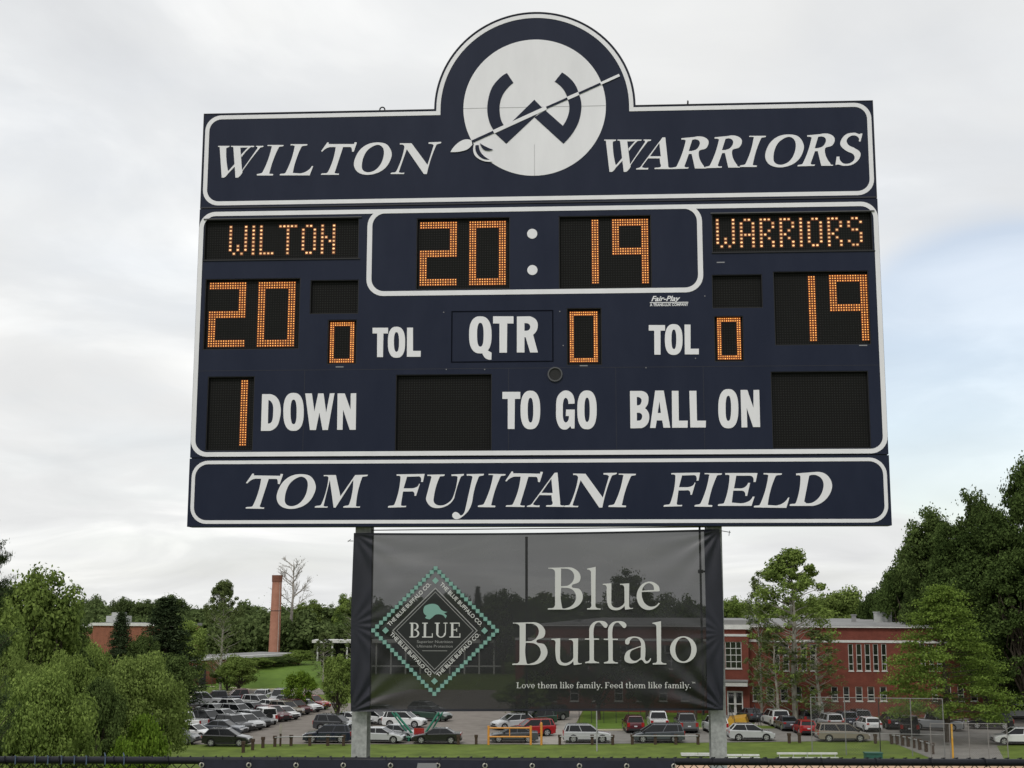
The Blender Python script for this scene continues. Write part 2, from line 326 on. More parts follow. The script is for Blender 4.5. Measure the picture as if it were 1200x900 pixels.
glyph('bo', V3g, [[(800, 255, 1112, 567, 2.0), (862, 270, 1050, 550, 2.0)]], (956, 255))
def put(name, pos=None, parent=None, front=0.0, m='white', zoff=ZB, fn=BP, label=None, oname='letter'):
    """place a traced glyph on the plane at its traced spot, or shifted so its anchor falls on pos (photo px)"""
    pieces, anc = GL[name]
    du = dv = 0
    if pos:
        a = fn(*anc); b = fn(*pos); du, dv = b[0]-a[0], b[1]-a[1]
    mb = MB(); a = fn(*anc); u0, v0 = a[0]+du, a[1]+dv
    for k, pc in enumerate(pieces):
        loops = []
        for l in pc:
            loops.append([(p[0]+du-u0, p[1]+dv-v0) for p in (fn(*q) for q in l)])
        sheet(mb, loops, -k*0.0002, 0.004)
    o = mb.build(oname, M[m] if isinstance(m, str) else m, parent)
    o.location = (u0, front-0.004, v0+zoff)
    if label: o['label'] = label
    return o
def rrect(x0, z0, x1, z1, r, n=8, rt=None):
    o = []
    for cx, cz, a0 in ((x1-r, z0+r, -90), (x1-r, z1-r, 0), (x0+r, z1-r, 90), (x0+r, z0+r, 180)):
        for i in range(n+1):
            a = R_(a0+90*i/n); o.append((cx+r*math.cos(a), cz+r*math.sin(a)))
    return o
# ---- header panel with dome
uc, _ = BP(626.3, 127.5); RD = 1.187; HW = W/2-0.008
k_ = RD/117.5
def header_outline(dn, rc):
    x0, x1, z0, z1 = -HW+dn, HW-dn, V2+dn+(0.012 if dn > 0 else 0.004), V3-dn
    o = []
    def arc(cx, cz, r, a0, a1, n):
        if r <= 0.001: o.append((cx, cz)); return
        for i in range(n+1):
            a = R_(a0+(a1-a0)*i/n); o.append((cx+r*math.cos(a), cz+r*math.sin(a)))
    arc(x0+rc, z0+rc, rc, 180, 270, 8); arc(x1-rc, z0+rc, rc, 270, 360, 8); arc(x1-rc, z1-rc, rc, 0, 90, 8)
    rr = RD-dn
    o.append((uc+rr, z1)); arc(uc, V3, rr, 0, 180, 56); o.append((uc-rr, z1))
    arc(x0+rc, z1-rc, rc, 90, 180, 8)
    return [(a, b+ZB) for a, b in o]
mb = MB(); sheet(mb, [header_outline(0, 0)], 0.0, 0.2)
# back face
nb_ = len(mb.v)//2
hp = mb.build('header_panel', M['navy'], board)
mb = MB(); sheet(mb, [header_outline(0.026, 0.19), header_outline(0.075, 0.145)], -0.004, 0.003); mb.build('border_stripe', M['white'], hp)
mb = MB(); sheet(mb, [[(a, b) for a, b in header_outline(0, 0)], header_outline(0.0085, 0)], -0.006, 0.006); mb.build('edge_trim', M['navy_edge'], hp)
mb = MB()
circ = [(uc+83.1*k_*math.cos(2*math.pi*i/96), ZB+V3+83.1*k_*math.sin(2*math.pi*i/96)) for i in range(96)]
sheet(mb, [circ], -0.004, 0.003); mb.build('emblem_disc', M['white'], hp)
VV = (500, 10, 4.286)
def shape(spec, view, parent, name, m, front, fn=BP, zoff=ZB, th=0.003):
    mb = MB()
    for i, s_ in enumerate(spec if isinstance(spec, list) else [spec]):
        loops = [[(a, b+zoff) for a, b in (fn(*p) for p in curve(s_, view))]]
        sheet(mb, loops, front-0.0002*i, th)
    return mb.build(name, M[m], parent)
shape(['403,325 s365,352 s325,405 s305,490 s312,560 338,614 388,588 s370,545 s368,480 s388,425 436,374',
       '345,629 400,680 541,547 566,519',
       '430,568 541,459 582,501 560,512'], VV, hp, 'emblem_letter', 'navy', -0.008)
shape(['680,322 643,368 s685,405 706,448 762,421 s735,368',
       '709,459 s715,520 684,590 596,512 541,547 687,680 s755,590 s777,500 766,434'], VV, hp, 'emblem_letter', 'navy', -0.008)
def seg(a, b, hw=6.5):
    ax, ay = a; bx, by = b; L = math.hypot(bx-ax, by-ay); nx, ny = -(by-ay)/L*hw, (bx-ax)/L*hw
    return f'{ax+nx},{ay+ny} {bx+nx},{by+ny} {bx-nx},{by-ny} {ax-nx},{ay-ny}'
for sg in (seg((228, 670), (336, 621)), seg((601, 500), (707, 453), 5.5), seg((764, 428), (873, 379), 5.5)): shape([sg], VV, hp, 'spear_shaft', 'navy', -0.011)
for sg in (seg((336, 621), (601, 500), 9), seg((707, 453), (764, 428), 8), seg((873, 379), (968, 336), 6.5)): shape([sg], VV, hp, 'spear_shaft', 'white', -0.0125)
shape(['120,722 s150,683 s190,660 225,663 230,684 s195,713'], VV, hp, 'spear_tip', 'white', -0.0125)
shape(['238,684 s240,735 s280,765 330,770 300,745 s262,722 250,684'], VV, hp, 'feather', 'white', -0.0125)
shape(['246,688 s250,725 s280,755 316,760 s275,728 262,688', '268,678 s300,697 334,710 s292,712'], VV, hp, 'feather', 'navy', -0.015)
for a, b in (((uc-0.0015, V3-83*k_), (uc+0.0015, V3-0.46)), ((uc-83*k_, V3-0.0015), (uc+83*k_, V3+0.0015))):
    MB().box(a[0], b[0], -0.0065, -0.0035, ZB+a[1], ZB+b[1]).build('seam', M['seam'], hp)
for nm, pos in (('W', None), ('I', None), ('L', None), ('T', None), ('O', None), ('N', None),
                ('W', (708, 163.7)), ('A', None), ('R', (798.4, 162.1)), ('R', (837.3, 161)), ('I', (878, 159.3)), ('O', (925.3, 157.7)), ('R', None), ('S', None)):
    put(nm, pos, hp)
# ---- main cabinet
XM0, XM1 = -HW-0.004, HW+0.004
WIN = {  # photo px rectangles
 'name_l': (240.3, 258.0, 420, 302.5), 'name_r': (833.8, 251.0, 1023.3, 293.2), 'clock_l': (488.3, 255.8, 597.5, 338.3), 'clock_r': (654.7, 253.3, 764.2, 337.2),
 'home': (240.8, 327, 350, 409), 'home_b': (363.8, 328.3, 419.7, 367.5), 'tol_l': (384.2, 374.7, 417.5, 426.7), 'guest_b': (834.1, 321.9, 894.1, 360.7),
 'guest': (905.9, 318.2, 1021, 403.6), 'tol_r': (836.4, 370.4, 872.2, 423.7), 'qtr': (663.9, 361.1, 705.5, 427.8), 'down': (243.7, 441.3, 295.8, 528),
 'togo': (464, 439, 576, 528.2), 'ball': (903, 435.4, 1021, 525)}
WR = {}
for k, (x0, y0, x1, y1) in WIN.items():
    a, b, c, e_ = BP(x0, y0), BP(x1, y1), BP(x1, y0 - (x1-x0)*0.012), BP(x0, y1)
    WR[k] = (a[0], b[1], b[0], a[1])
holes = [[(u0, v0+ZB), (u1, v0+ZB), (u1, v1+ZB), (u0, v1+ZB)] for (u0, v0, u1, v1) in WR.values()]
RC = 0.05
mb = MB(); sheet(mb, [[(XM0, V1+ZB+0.006), (XM1, V1+ZB+0.006), (XM1, V2+ZB-0.004), (XM0, V2+ZB-0.004)]]+holes, 0.0, RC)
mb.box(XM0, XM1, RC+0.002, 0.215, V1+ZB+0.006, V2+ZB-0.004)
mp_ = mb.build('main_panel', M['navy'], board)
mb = MB(); sheet(mb, [[(a, b+ZB) for a, b in rrect(XM0+0.003, V1+0.014, XM1-0.003, V2-0.04, 0.19)], [(a, b+ZB) for a, b in rrect(XM0+0.055, V1+0.066, XM1-0.055, V2-0.092, 0.14)]], -0.004, 0.003)
mb.build('border_stripe', M['white'], mp_)
cu0, _ = BP(430, 300); cu1, _ = BP(823.3, 290); _, cv0 = BP(626, 344.8)
mb = MB(); sheet(mb, [[(a, b+ZB) for a, b in rrect(cu0, cv0, cu1, V2-0.041, 0.2)], [(a, b+ZB) for a, b in rrect(cu0+0.058, cv0+0.056, cu1-0.058, V2-0.0905, 0.15)]], -0.0046, 0.003)
mb.build('border_stripe', M['white'], mp_)
# joint rails between the cabinets
MB().box(XM0+0.01, XM1-0.01, 0.03, 0.2, V2+ZB-0.006, V2+ZB+0.006).build('joint_rail', M['darksteel'], board)
MB().box(XM0+0.01, XM1-0.01, 0.03, 0.2, V1+ZB-0.008, V1+ZB+0.01).build('joint_rail', M['darksteel'], board)
for k in ('name_l', 'name_r'):
    u0, v0, u1, v1 = WR[k]
    MB().box(u0-0.012, u1+0.03, -0.018, -0.0005, ZB+v1+0.002, ZB+v1+0.014).build('hood', M['speaker_rim'], mp_)
    MB().box(u0-0.008, u1+0.02, -0.012, -0.0005, ZB+v0-0.012, ZB+v0-0.002).build('hood', M['frame'], mp_)
# faint panel seams
mb = MB()
_, vs_ = BP(600, 431.5)
MB().box(XM0+0.06, XM1-0.06, -0.0012, 0.001, ZB+vs_-0.002, ZB+vs_+0.002).build('seam', M['navy_edge'], mp_)
for px in (356, 596, 722, 825):
    u, _ = BP(px, 480); MB().box(u-0.002, u+0.002, -0.0011, 0.001, ZB+V1+0.07, ZB+vs_-0.003).build('seam', M['navy_edge'], mp_)
u0, v1 = BP(529, 364.5); u1, v0 = BP(648.7, 424)
mb = MB(); sheet(mb, [[(u0, v0+ZB), (u1, v0+ZB), (u1, v1+ZB), (u0, v1+ZB)], [(u0+.014, v0+ZB+.014), (u1-.014, v0+ZB+.014), (u1-.014, v1+ZB-.014), (u0+.014, v1+ZB-.014)]], -0.003, 0.003); mb.build('panel_frame', M['groove'], mp_)
mb = MB()
for px, py in ((523, 433), (568, 433), (520, 366), (656, 365), (660, 405), (815, 420), (826, 347), (757, 431)):
    u, v = BP(px, py); mb.bar((u, -0.006, v+ZB), (u, 0, v+ZB), 0.007, 6)
mb.build('rivet', M['bolt'], mp_, kind='stuff')
for px, py in ((844.5, 307.5), (1011.5, 404.8), (684, 428.6), (398, 430)):
    u, v = BP(px, py); MB().box(u-.045, u+.045, -0.003, 0, v+ZB-.006, v+ZB+.006).build('label_slot', M['bolt'], mp_)
# letters on the main panel
for g in ('t1', 'o1', 'l1', 't2', 'o2', 'l2', 'q3', 't3', 'r3', 'd4', 'o4', 'w4', 'n4', 't5', 'o5', 'g5', 'o6', 'b7', 'a7', 'l7', 'l8', 'o7', 'n7'):
    put(g, None, mp_)
for px, py in ((623.7, 274), (623.9, 316.5)):
    u, v = BP(px, py); mb = MB(); mb.bar((u, -0.004, v+ZB), (u, 0.001, v+ZB), 0.059, 28); mb.build('colon_dot', M['white'], mp_)
u, v = BP(650.5, 438.8)
mb = MB()
for i in range(28):
    a0, a1 = 2*math.pi*i/28, 2*math.pi*(i+1)/28
    for (r0, r1, y0, y1) in ((0.085, 0.085, 0, -0.02), (0.085, 0.070, -0.02, -0.02), (0.070, 0.066, -0.02, 0.0)):
        mb.add([(u+r0*math.cos(a0), y0, v+ZB+r0*math.sin(a0)), (u+r0*math.cos(a1), y0, v+ZB+r0*math.sin(a1)), (u+r1*math.cos(a1), y1, v+ZB+r1*math.sin(a1)), (u+r1*math.cos(a0), y1, v+ZB+r1*math.sin(a0))], [(0, 1, 2, 3)])
sp = mb.build('speaker', M['speaker_rim'], board)
MB().bar((u, -0.006, v+ZB), (u, 0, v+ZB), 0.068, 28).build('speaker_cone', M['speaker'], sp)
# text with the built-in face
def text_mesh(s, size, shear=0.0, bold=0.0, space=1.0):
    cu = bpy.data.curves.new('txt', 'FONT'); cu.body = s; cu.size = size; cu.shear = shear; cu.offset = bold; cu.space_character = space
    cu.resolution_u = 3; cu.align_x = 'CENTER'
    o = bpy.data.objects.new('txt', cu); col.objects.link(o)
    dg = bpy.context.evaluated_depsgraph_get(); me = bpy.data.meshes.new_from_object(o.evaluated_get(dg))
    bpy.data.objects.remove(o); 
    for v_ in me.vertices: v_.co = (v_.co.x, 0, v_.co.y)
    me.materials.clear(); return me
def text(s, size, parent, x, y, z, m, rot=0, name='lettering', wid=None, **k):
    me = text_mesh(s, size, **k); me.materials.append(M[m] if isinstance(m, str) else m)
    xs = [v_.co.x for v_ in me.vertices]; wd = max(xs)-min(xs)
    o = link(name, me, parent); o.location = (x, y, z); o.rotation_euler = (0, -rot, 0)
    if wid: f_ = wid/wd; o.scale = (f_, 1, 1)
    return o
(ua, va_), (ub, vb_) = BP(762, 353), BP(796, 353)
text('Fair-Play', 0.085, mp_, (ua+ub)/2, -0.004, va_+ZB, 'white', shear=0.35, bold=0.002, wid=ub-ua)
(ua, vl), (ub, _) = BP(761.5, 354.6), BP(806.5, 354.6)
MB().box(ua, ub, -0.004, 0, vl+ZB-0.006, vl+ZB+0.003).build('logo_rule', M['white'], mp_)
_, vt = BP(784, 358.6)
text('A TRANS-LUX COMPANY', 0.045, mp_, (ua+ub)/2, -0.004, vt+ZB, 'white', bold=0.0015, wid=ub-ua)
# ---- LED displays
def led_mesh(cells, pu, pv, sx, sy, lens, big=False):
    mb = MB()
    for (c, r) in cells:
        x, z = c*pu, -r*pv
        q = [(x-lens, 0, z-lens), (x+lens, 0, z-lens), (x+lens, 0, z+lens), (x-lens, 0, z+lens)]  # square of painted glow round the dot, lens is its half-size
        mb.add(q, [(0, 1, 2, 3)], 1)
        pts = [(x+sx*math.cos(a), -0.0025, z+sy*math.sin(a)) for a in [math.pi/4*(i+.5) for i in range(8)]]
        mb.add(pts, [tuple(range(8))], 0)
    return mb.mesh('led', [M['led_core2'], M['led_bloom2']] if big else [M['led_core'], M['led_bloom']])
def seg_cells(ch, nc, nr, w_):
    h = nr//2; mid = range(h-(w_//2), h-(w_//2)+w_)
    S = {'a': [(c, r) for c in range(nc) for r in range(w_)], 'd': [(c, r) for c in range(nc) for r in range(nr-w_, nr)], 'g': [(c, r) for c in range(nc) for r in mid],
         'f': [(c, r) for c in range(w_) for r in range(0, mid[-1]+1)], 'b': [(c, r) for c in range(nc-w_, nc) for r in range(0, mid[-1]+1)],
         'e': [(c, r) for c in range(w_) for r in range(mid[0], nr)], 'c': [(c, r) for c in range(nc-w_, nc) for r in range(mid[0], nr)]}
    segs = {'0': 'abcdef', '1': 'bc', '2': 'abged', '9': 'abcfg'}[ch]
    return sorted(set(x for s_ in segs for x in S[s_]))
def display(key, digits=(), label=None):
    u0, v0, u1, v1 = WR[key]
    mb = MB(); mb.box(u0-0.004, u1+0.004, RC-0.0015, RC+0.0015, ZB+v0-0.004, ZB+v1+0.004)
    o = mb.build('display', M['display'], board)
    o['label'] = label
    mb = MB(); t = 0.008
    for a in ((u0+0.001, u1-0.001, v1-t, v1-0.001), (u0+0.001, u1-0.001, v0+0.001, v0+t)): mb.box(a[0], a[1], 0.006, RC-0.002, ZB+a[2], ZB+a[3])
    for a in ((u0+0.001, u0+t, v0+t, v1-t), (u1-t, u1-0.001, v0+t, v1-t)): mb.box(a[0], a[1], 0.006, RC-0.002, ZB+a[2], ZB+a[3])
    mb.build('display_frame', M['frame'], o)
    # unlit emitters, far too small to pick apart
    pu = 0.0285; nu, nv = int((u1-u0-0.05)/pu), int((v1-v0-0.05)/pu)
    if nu > 3:
        V_ = []; F_ = []
        for i in range(nu+1):
            for j in range(nv+1):
                x = (u0+u1)/2+(i-nu/2)*pu; z = (v0+v1)/2+(j-nv/2)*pu+ZB; h = 0.006; b_ = len(V_)
                V_ += [(x-h, RC-0.004, z-h), (x+h, RC-0.004, z-h), (x+h, RC-0.004, z+h), (x-h, RC-0.004, z+h)]; F_.append((b_, b_+1, b_+2, b_+3))
        me = bpy.data.meshes.new('unlit_leds'); me.from_pydata(V_, [], F_); me.materials.append(M['unlit']); link('unlit_leds', me, o, 'stuff')
    for (ch, tl, br, nc, nr, w_) in digits:
        (ua, va), (ub, vb) = BP(*tl, RC), BP(*br, RC)
        if ch == '1':
            pu = (ub-ua)/(w_-1) if False else (va-vb)/(nr-1); cells = [(c, r) for c in range(w_) for r in range(nr)]
            ua = (ua+ub)/2-pu*(w_-1)/2
        else:
            pu = (ub-ua)/(nc-1); cells = seg_cells(ch, nc, nr, w_)
        pv = (va-vb)/(nr-1)
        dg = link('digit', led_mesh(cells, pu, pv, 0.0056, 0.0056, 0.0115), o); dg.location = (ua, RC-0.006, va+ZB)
    return o
M['unlit'] = mat('unlit_led', (0.021, 0.021, 0.0205), 0.6, var=0.2, spec=0.15)
B27 = (15, 27, 3)
display('home', [('2', (247.4, 332.5), (285.3, 405.3), *B27), ('0', (304.5, 331.8), (343.5, 405), *B27)], 'home score display reading 20')
display('home_b', label='small blank display beside the home score')
display('tol_l', [('0', (388.3, 378.8), (413.5, 424), 11, 19, 2)], 'small display reading 0 left of TOL')
display('clock_l', [('2', (493.7, 261.7), (533.9, 333.5), *B27), ('0', (551.3, 260.7), (591.6, 332.8), *B27)], 'clock minutes display reading 20')
display('clock_r', [('1', (694.2, 258.7), (700.8, 331.3), *B27), ('9', (718.3, 258.2), (759.3, 331), *B27)], 'clock seconds display reading 19')
display('guest', [('1', (947.9, 324.7), (956.0, 398.7), *B27), ('9', (972.4, 323.5), (1017.4, 398), *B27)], 'guest score display reading 19')
display('guest_b', label='small blank display left of the guest score')
display('tol_r', [('0', (841.1, 373.7), (867.7, 420.2), 11, 19, 2)], 'small display reading 0 right of TOL')
display('qtr', [('0', (668.6, 366.4), (699.6, 423.3), 13, 23, 2)], 'quarter display reading 0')
display('down', [('1', (283.9, 446.7), (287.6, 521.2), *B27)], 'down display reading 1')
display('togo', label='blank display left of TO GO'); display('ball', label='blank display right of BALL ON')
DOT = {'W': ['*...*', '*...*', '*...*', '*...*', '*...*', '*.*.*', '*.*.*', '.*.*.'], 'I': ['*']*8, 'L': ['*...']*7+['****'], 'T': ['*****']+['..*..']*7,
       'O': ['.**.']+['*..*']*6+['.**.'], 'N': ['*..*', '*..*', '*..*', '**.*', '*.**', '*..*', '*..*', '*..*'], 'A': ['.**.', '*..*', '*..*', '*..*', '****', '*..*', '*..*', '*..*'],
       'R': ['***.', '*..*', '*..*', '*.*.', '**..', '*.*.', '*..*', '*..*'], 'S': ['.**.', '*..*', '*...', '.**.', '...*', '...*', '*..*', '.**.']}
def namedisp(key, word, tl, br, ncols, label):
    u0, v0, u1, v1 = WR[key]
    o = display(key, label=label)
    (ua, va), (ub, vb) = BP(*tl, RC), BP(*br, RC); pu, pv = (ub-ua)/(ncols-1), (va-vb)/7
    c0 = 0
    for ch in word:
        rows = DOT[ch]; cells = [(c, r) for r in range(8) for c in range(len(rows[0])) if rows[r][c] == '*']
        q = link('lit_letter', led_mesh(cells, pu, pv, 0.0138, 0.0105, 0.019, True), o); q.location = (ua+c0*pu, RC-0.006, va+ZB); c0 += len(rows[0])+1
namedisp('name_l', 'WILTON', (270.9, 266.3), (391.0, 296.0), 28, 'home name display reading WILTON')
namedisp('name_r', 'WARRIORS', (840.4, 258.3), (1009.4, 286.8), 37, 'guest name display reading WARRIORS')
# ---- bottom panel
mb = MB(); mb.box(-W/2, W/2, 0.0, 0.215, ZB, ZB+V1-0.006); bp = mb.build('name_panel', M['navy'], board)
mb = MB(); sheet(mb, [[(a, b+ZB) for a, b in rrect(-W/2+0.032, 0.032, W/2-0.032, V1-0.032, 0.19)], [(a, b+ZB) for a, b in rrect(-W/2+0.072, 0.072, W/2-0.072, V1-0.072, 0.15)]], -0.004, 0.003)
mb.build('border_stripe', M['white'], bp)
for nm, pos in (('T', (288.3, 566.1)), ('O', (354.3, 555.7)), ('M', None), ('F', None), ('U', None), ('J', None), ('I', (572.6, 555.3)), ('T', (592.1, 563.7)), ('A', (651.3, 554.1)), ('N', (671.6, 555)), ('I', (725.1, 555)),
                ('F', (786.6, 554.4)), ('I', (825.7, 554.4)), ('E', None), ('L', (894.8, 554.4)), ('D', None)):
    put(nm, pos, bp)
# ---- eye bolts, posts, conduits
for px, py in ((448, 131), (806, 121.5)):
    u, v = BP(px, py, 0.1); mb = MB()
    pts = [(u+0.03*math.cos(a), 0.1, ZB+V3+0.045+0.03*math.sin(a)) for a in [2*math.pi*i/12 for i in range(13)]] if px < 500 else [(u, 0.1+0.03*math.cos(a), ZB+V3+0.045+0.03*math.sin(a)) for a in [2*math.pi*i/12 for i in range(13)]]
    for i in range(12): mb.bar(pts[i], pts[i+1], 0.009, 5)
    mb.bar((u, 0.1, ZB+V3-0.01), (u, 0.1, ZB+V3+0.02), 0.012, 6); mb.build('eye_bolt', M['darksteel'], board)
PD = 0.235
ul = (BP(416, 621, PD)[0]+BP(434.5, 621, PD)[0])/2; ur = (BP(828.5, 621, PD)[0]+BP(845.5, 621, PD)[0])/2
for u in (ul, ur):
    mb = MB(); hw, t = 0.085, 0.012
    mb.box(u-hw, u+hw, PD, PD+t, -0.6, ZB+V3-0.3); mb.box(u-hw, u+hw, PD+0.26, PD+0.26+t, -0.6, ZB+V3-0.3); mb.box(u-0.006, u+0.006, PD+t, PD+0.26, -0.6, ZB+V3-0.3)
    mb.build('post', M['galv'], board)
    mb = MB(); mb.box(u-0.4, u+0.4, PD-0.25, PD+0.55, -0.5, 0.05); mb.build('footing', M['concrete'] if 'concrete' in M else M['galv'], board)
# horizontal cable just under the cabinet, behind
mb = MB(); a = BP(640, 622, 0.3); b = BP(835, 617.5, 0.3); mb.bar((ul+0.1, 0.26, ZB-0.03), (ur-0.1, 0.26, ZB-0.0), 0.006, 5); mb.build('cable', M['darksteel'], board)

# ================================================================== BANNER on the posts
def bannermat(name, base, tr, rough=0.8):
    m = bpy.data.materials.new(name); m.use_nodes = True; t = m.node_tree; p = t.nodes['Principled BSDF']; o = t.nodes['Material Output']
    p.inputs['Base Color'].default_value = tuple(base)+(1,); p.inputs['Roughness'].default_value = rough
    tb = t.nodes.new('ShaderNodeBsdfTransparent'); mxs = t.nodes.new('ShaderNodeMixShader')
    tcn = t.nodes.new('ShaderNodeTexCoord'); nz = t.nodes.new('ShaderNodeTexNoise'); nz.inputs['Scale'].default_value = 1.3; nz.inputs['Detail'].default_value = 4
    t.links.new(tcn.outputs['Object'], nz.inputs['Vector'])
    mr = t.nodes.new('ShaderNodeMapRange'); mr.inputs['To Min'].default_value = tr*0.85; mr.inputs['To Max'].default_value = tr*1.15
    t.links.new(nz.outputs['Fac'], mr.inputs['Value']); t.links.new(mr.outputs[0], mxs.inputs[0])
    wv = t.nodes.new('ShaderNodeTexNoise'); wv.inputs['Scale'].default_value = 260; bmp = t.nodes.new('ShaderNodeBump'); bmp.inputs['Strength'].default_value = 0.25
    t.links.new(tcn.outputs['Object'], wv.inputs['Vector']); t.links.new(wv.outputs['Fac'], bmp.inputs['Height']); t.links.new(bmp.outputs[0], p.inputs['Normal'])
    t.links.new(p.outputs[0], mxs.inputs[1]); t.links.new(tb.outputs[0], mxs.inputs[2]); t.links.new(mxs.outputs[0], o.inputs[0])
    return m
M['mesh'] = bannermat('mesh_banner', (0.0085, 0.0085, 0.0105), 0.125, 0.42)
M['b_white'] = bannermat('banner_white_ink', (0.62, 0.62, 0.61), 0.12)
M['b_grey'] = bannermat('banner_grey_ink', (0.30, 0.30, 0.30), 0.10)
M['b_teal'] = bannermat('banner_teal_ink', (0.20, 0.38, 0.33), 0.10)
M['b_tealdark'] = bannermat('banner_dark_teal_ink', (0.015, 0.05, 0.045), 0.12)
M['b_dark'] = bannermat('banner_dark_ink', (0.012, 0.014, 0.014), 0.07)
DB = 0.10
def BB(px, py, d=DB): return BP(px, py, DB)
banner = empty('banner', (OB.x, OB.y, GROUND_B), YAW, 'dark see-through mesh banner printed Blue Buffalo, stretched between the scoreboard posts', 'banner')
cTL, cTR, cBR, cBL = BB(414.5, 624.5), BB(843.5, 620), BB(847.5, 832.5), BB(411, 834)
for px, py in ((617, 640), (820.3, 640)):
    d_ = 0.17 if px > 700 else 0.2
    u, _ = BP(px, py, d_); mb = MB(); _, zlo = BP(px, 838, d_); _, zhi = BP(px, 629, d_); mb.bar((u, d_, ZB+zlo), (u, d_, ZB+zhi if px < 700 else ZB+0.1), 0.015 if px < 700 else 0.012, 8)
    if px > 700: mb.bar((u, d_, ZB-0.52), (u, d_, ZB-0.48), 0.028, 8); mb.bar((u, d_, ZB-0.5), (u+.1, d_+.07, ZB-0.5), 0.012, 6)
    mb.build('conduit' if px > 700 else 'stiffening_pole', M['darksteel'], board if px > 700 else banner)
bu0, bu1 = cBL[0], cBR[0]
def wrink(s, t):
    """s 0..1 across, t 0..1 up; depth ripple: tension folds running to the corners and slack at the ends"""
    z = 0
    for (cs, ct, amp, ph) in ((0, 0, .016, 0), (1, 0, .020, 1.3), (0, 1, .008, .6), (1, 1, .014, 2.1), (0, .48, .005, .3), (1, .42, .004, 1.9)):
        dxs, dts = (s-cs)*2.05, (t-ct); r = math.hypot(dxs, dts)+1e-4; an = math.atan2(dts, abs(dxs))
        z += 1.25*amp*math.sin(an*15+ph)*math.exp(-r*3.2)*min(1, r*9)
    z += 0.004*math.sin(t*9+s*5+math.sin(s*7))*(1-abs(2*s-1)**4)
    e_ = max(0, 1-min(s, 1-s)/0.05)
    return z+0.02*e_
def bpt(s, t):
    l = Vector(cBL)*(1-t)+Vector(cTL)*t; r = Vector(cBR)*(1-t)+Vector(cTR)*t
    p = l*(1-s)+r*s
    # bulging ends and sagging top edge
    p.x += (-0.015 if s < .5 else 0.02)*math.sin(t*math.pi)*max(0, 1-min(s, 1-s)/0.06)
    if t > .9: p.y -= 0.02*math.sin(s*math.pi)*(t-.9)/.1
    return p
nx_, ny_ = 150, 70; Vv = []; Ff = []
for j in range(ny_+1):
    for i in range(nx_+1):
        s_, t_ = i/nx_, j/ny_; p = bpt(s_, t_); Vv.append((p.x, DB+wrink(s_, t_), p.y+ZB))
for j in range(ny_):
    for i in range(nx_):
        a = j*(nx_+1)+i; Ff.append((a, a+1, a+nx_+2, a+nx_+1))
me = bpy.data.meshes.new('fabric'); me.from_pydata(Vv, [], Ff); me.materials.append(M['mesh']); me.polygons.foreach_set('use_smooth', [True]*len(Ff))
link('fabric', me, banner)
# doubled opaque hems where the banner wraps the posts
def hem(s0, s1, t0, t1, name='hem'):
    mb = MB(); n = 140 if (s1-s0) < (t1-t0) else 180; V_ = []; F_ = []; m_ = 10
    for j in range(n+1):
        for i in range(m_+1):
            a, b = (i/m_, j/n) if (s1-s0) < (t1-t0) else (j/n, i/m_)
            s_, t_ = s0+(s1-s0)*a, t0+(t1-t0)*b; p = bpt(s_, t_); V_.append((p.x, DB+wrink(s_, t_)-0.010, p.y+ZB))
    for j in range(n):
        for i in range(m_):
            a = j*(m_+1)+i; F_.append((a, a+1, a+m_+2, a+m_+1))
    me = bpy.data.meshes.new(name); me.from_pydata(V_, [], F_); me.materials.append(M['hem']); me.polygons.foreach_set('use_smooth', [True]*len(F_)); link(name, me, banner)
M['hem'] = mat('banner_hem', (0.012, 0.013, 0.022), 0.5, var=0.2, scale=3, spec=0.4)
hem(0.0, 0.052, 0.0, 1.0); hem(0.957, 1.0, 0.0, 1.0); hem(0.052, 0.957, 0.0, 0.012); hem(0.052, 0.957, 0.988, 1.0)
FB = DB-0.022
def bput(nm, pos=None, m='b_white', **k):
    o = put(nm, pos, banner, FB, m, ZB, BB); return o
for nm, pos in (('bB', None), ('bl', None), ('bu', None), ('be', None), ('bB', (601.2, 729.7)), ('bu', (646.3, 748.5)), ('bf', None), ('bf', (707.5, 748.5)), ('ba', None), ('bl', (764.5, 729.8)), ('bo', None)):
    bput(nm, pos)
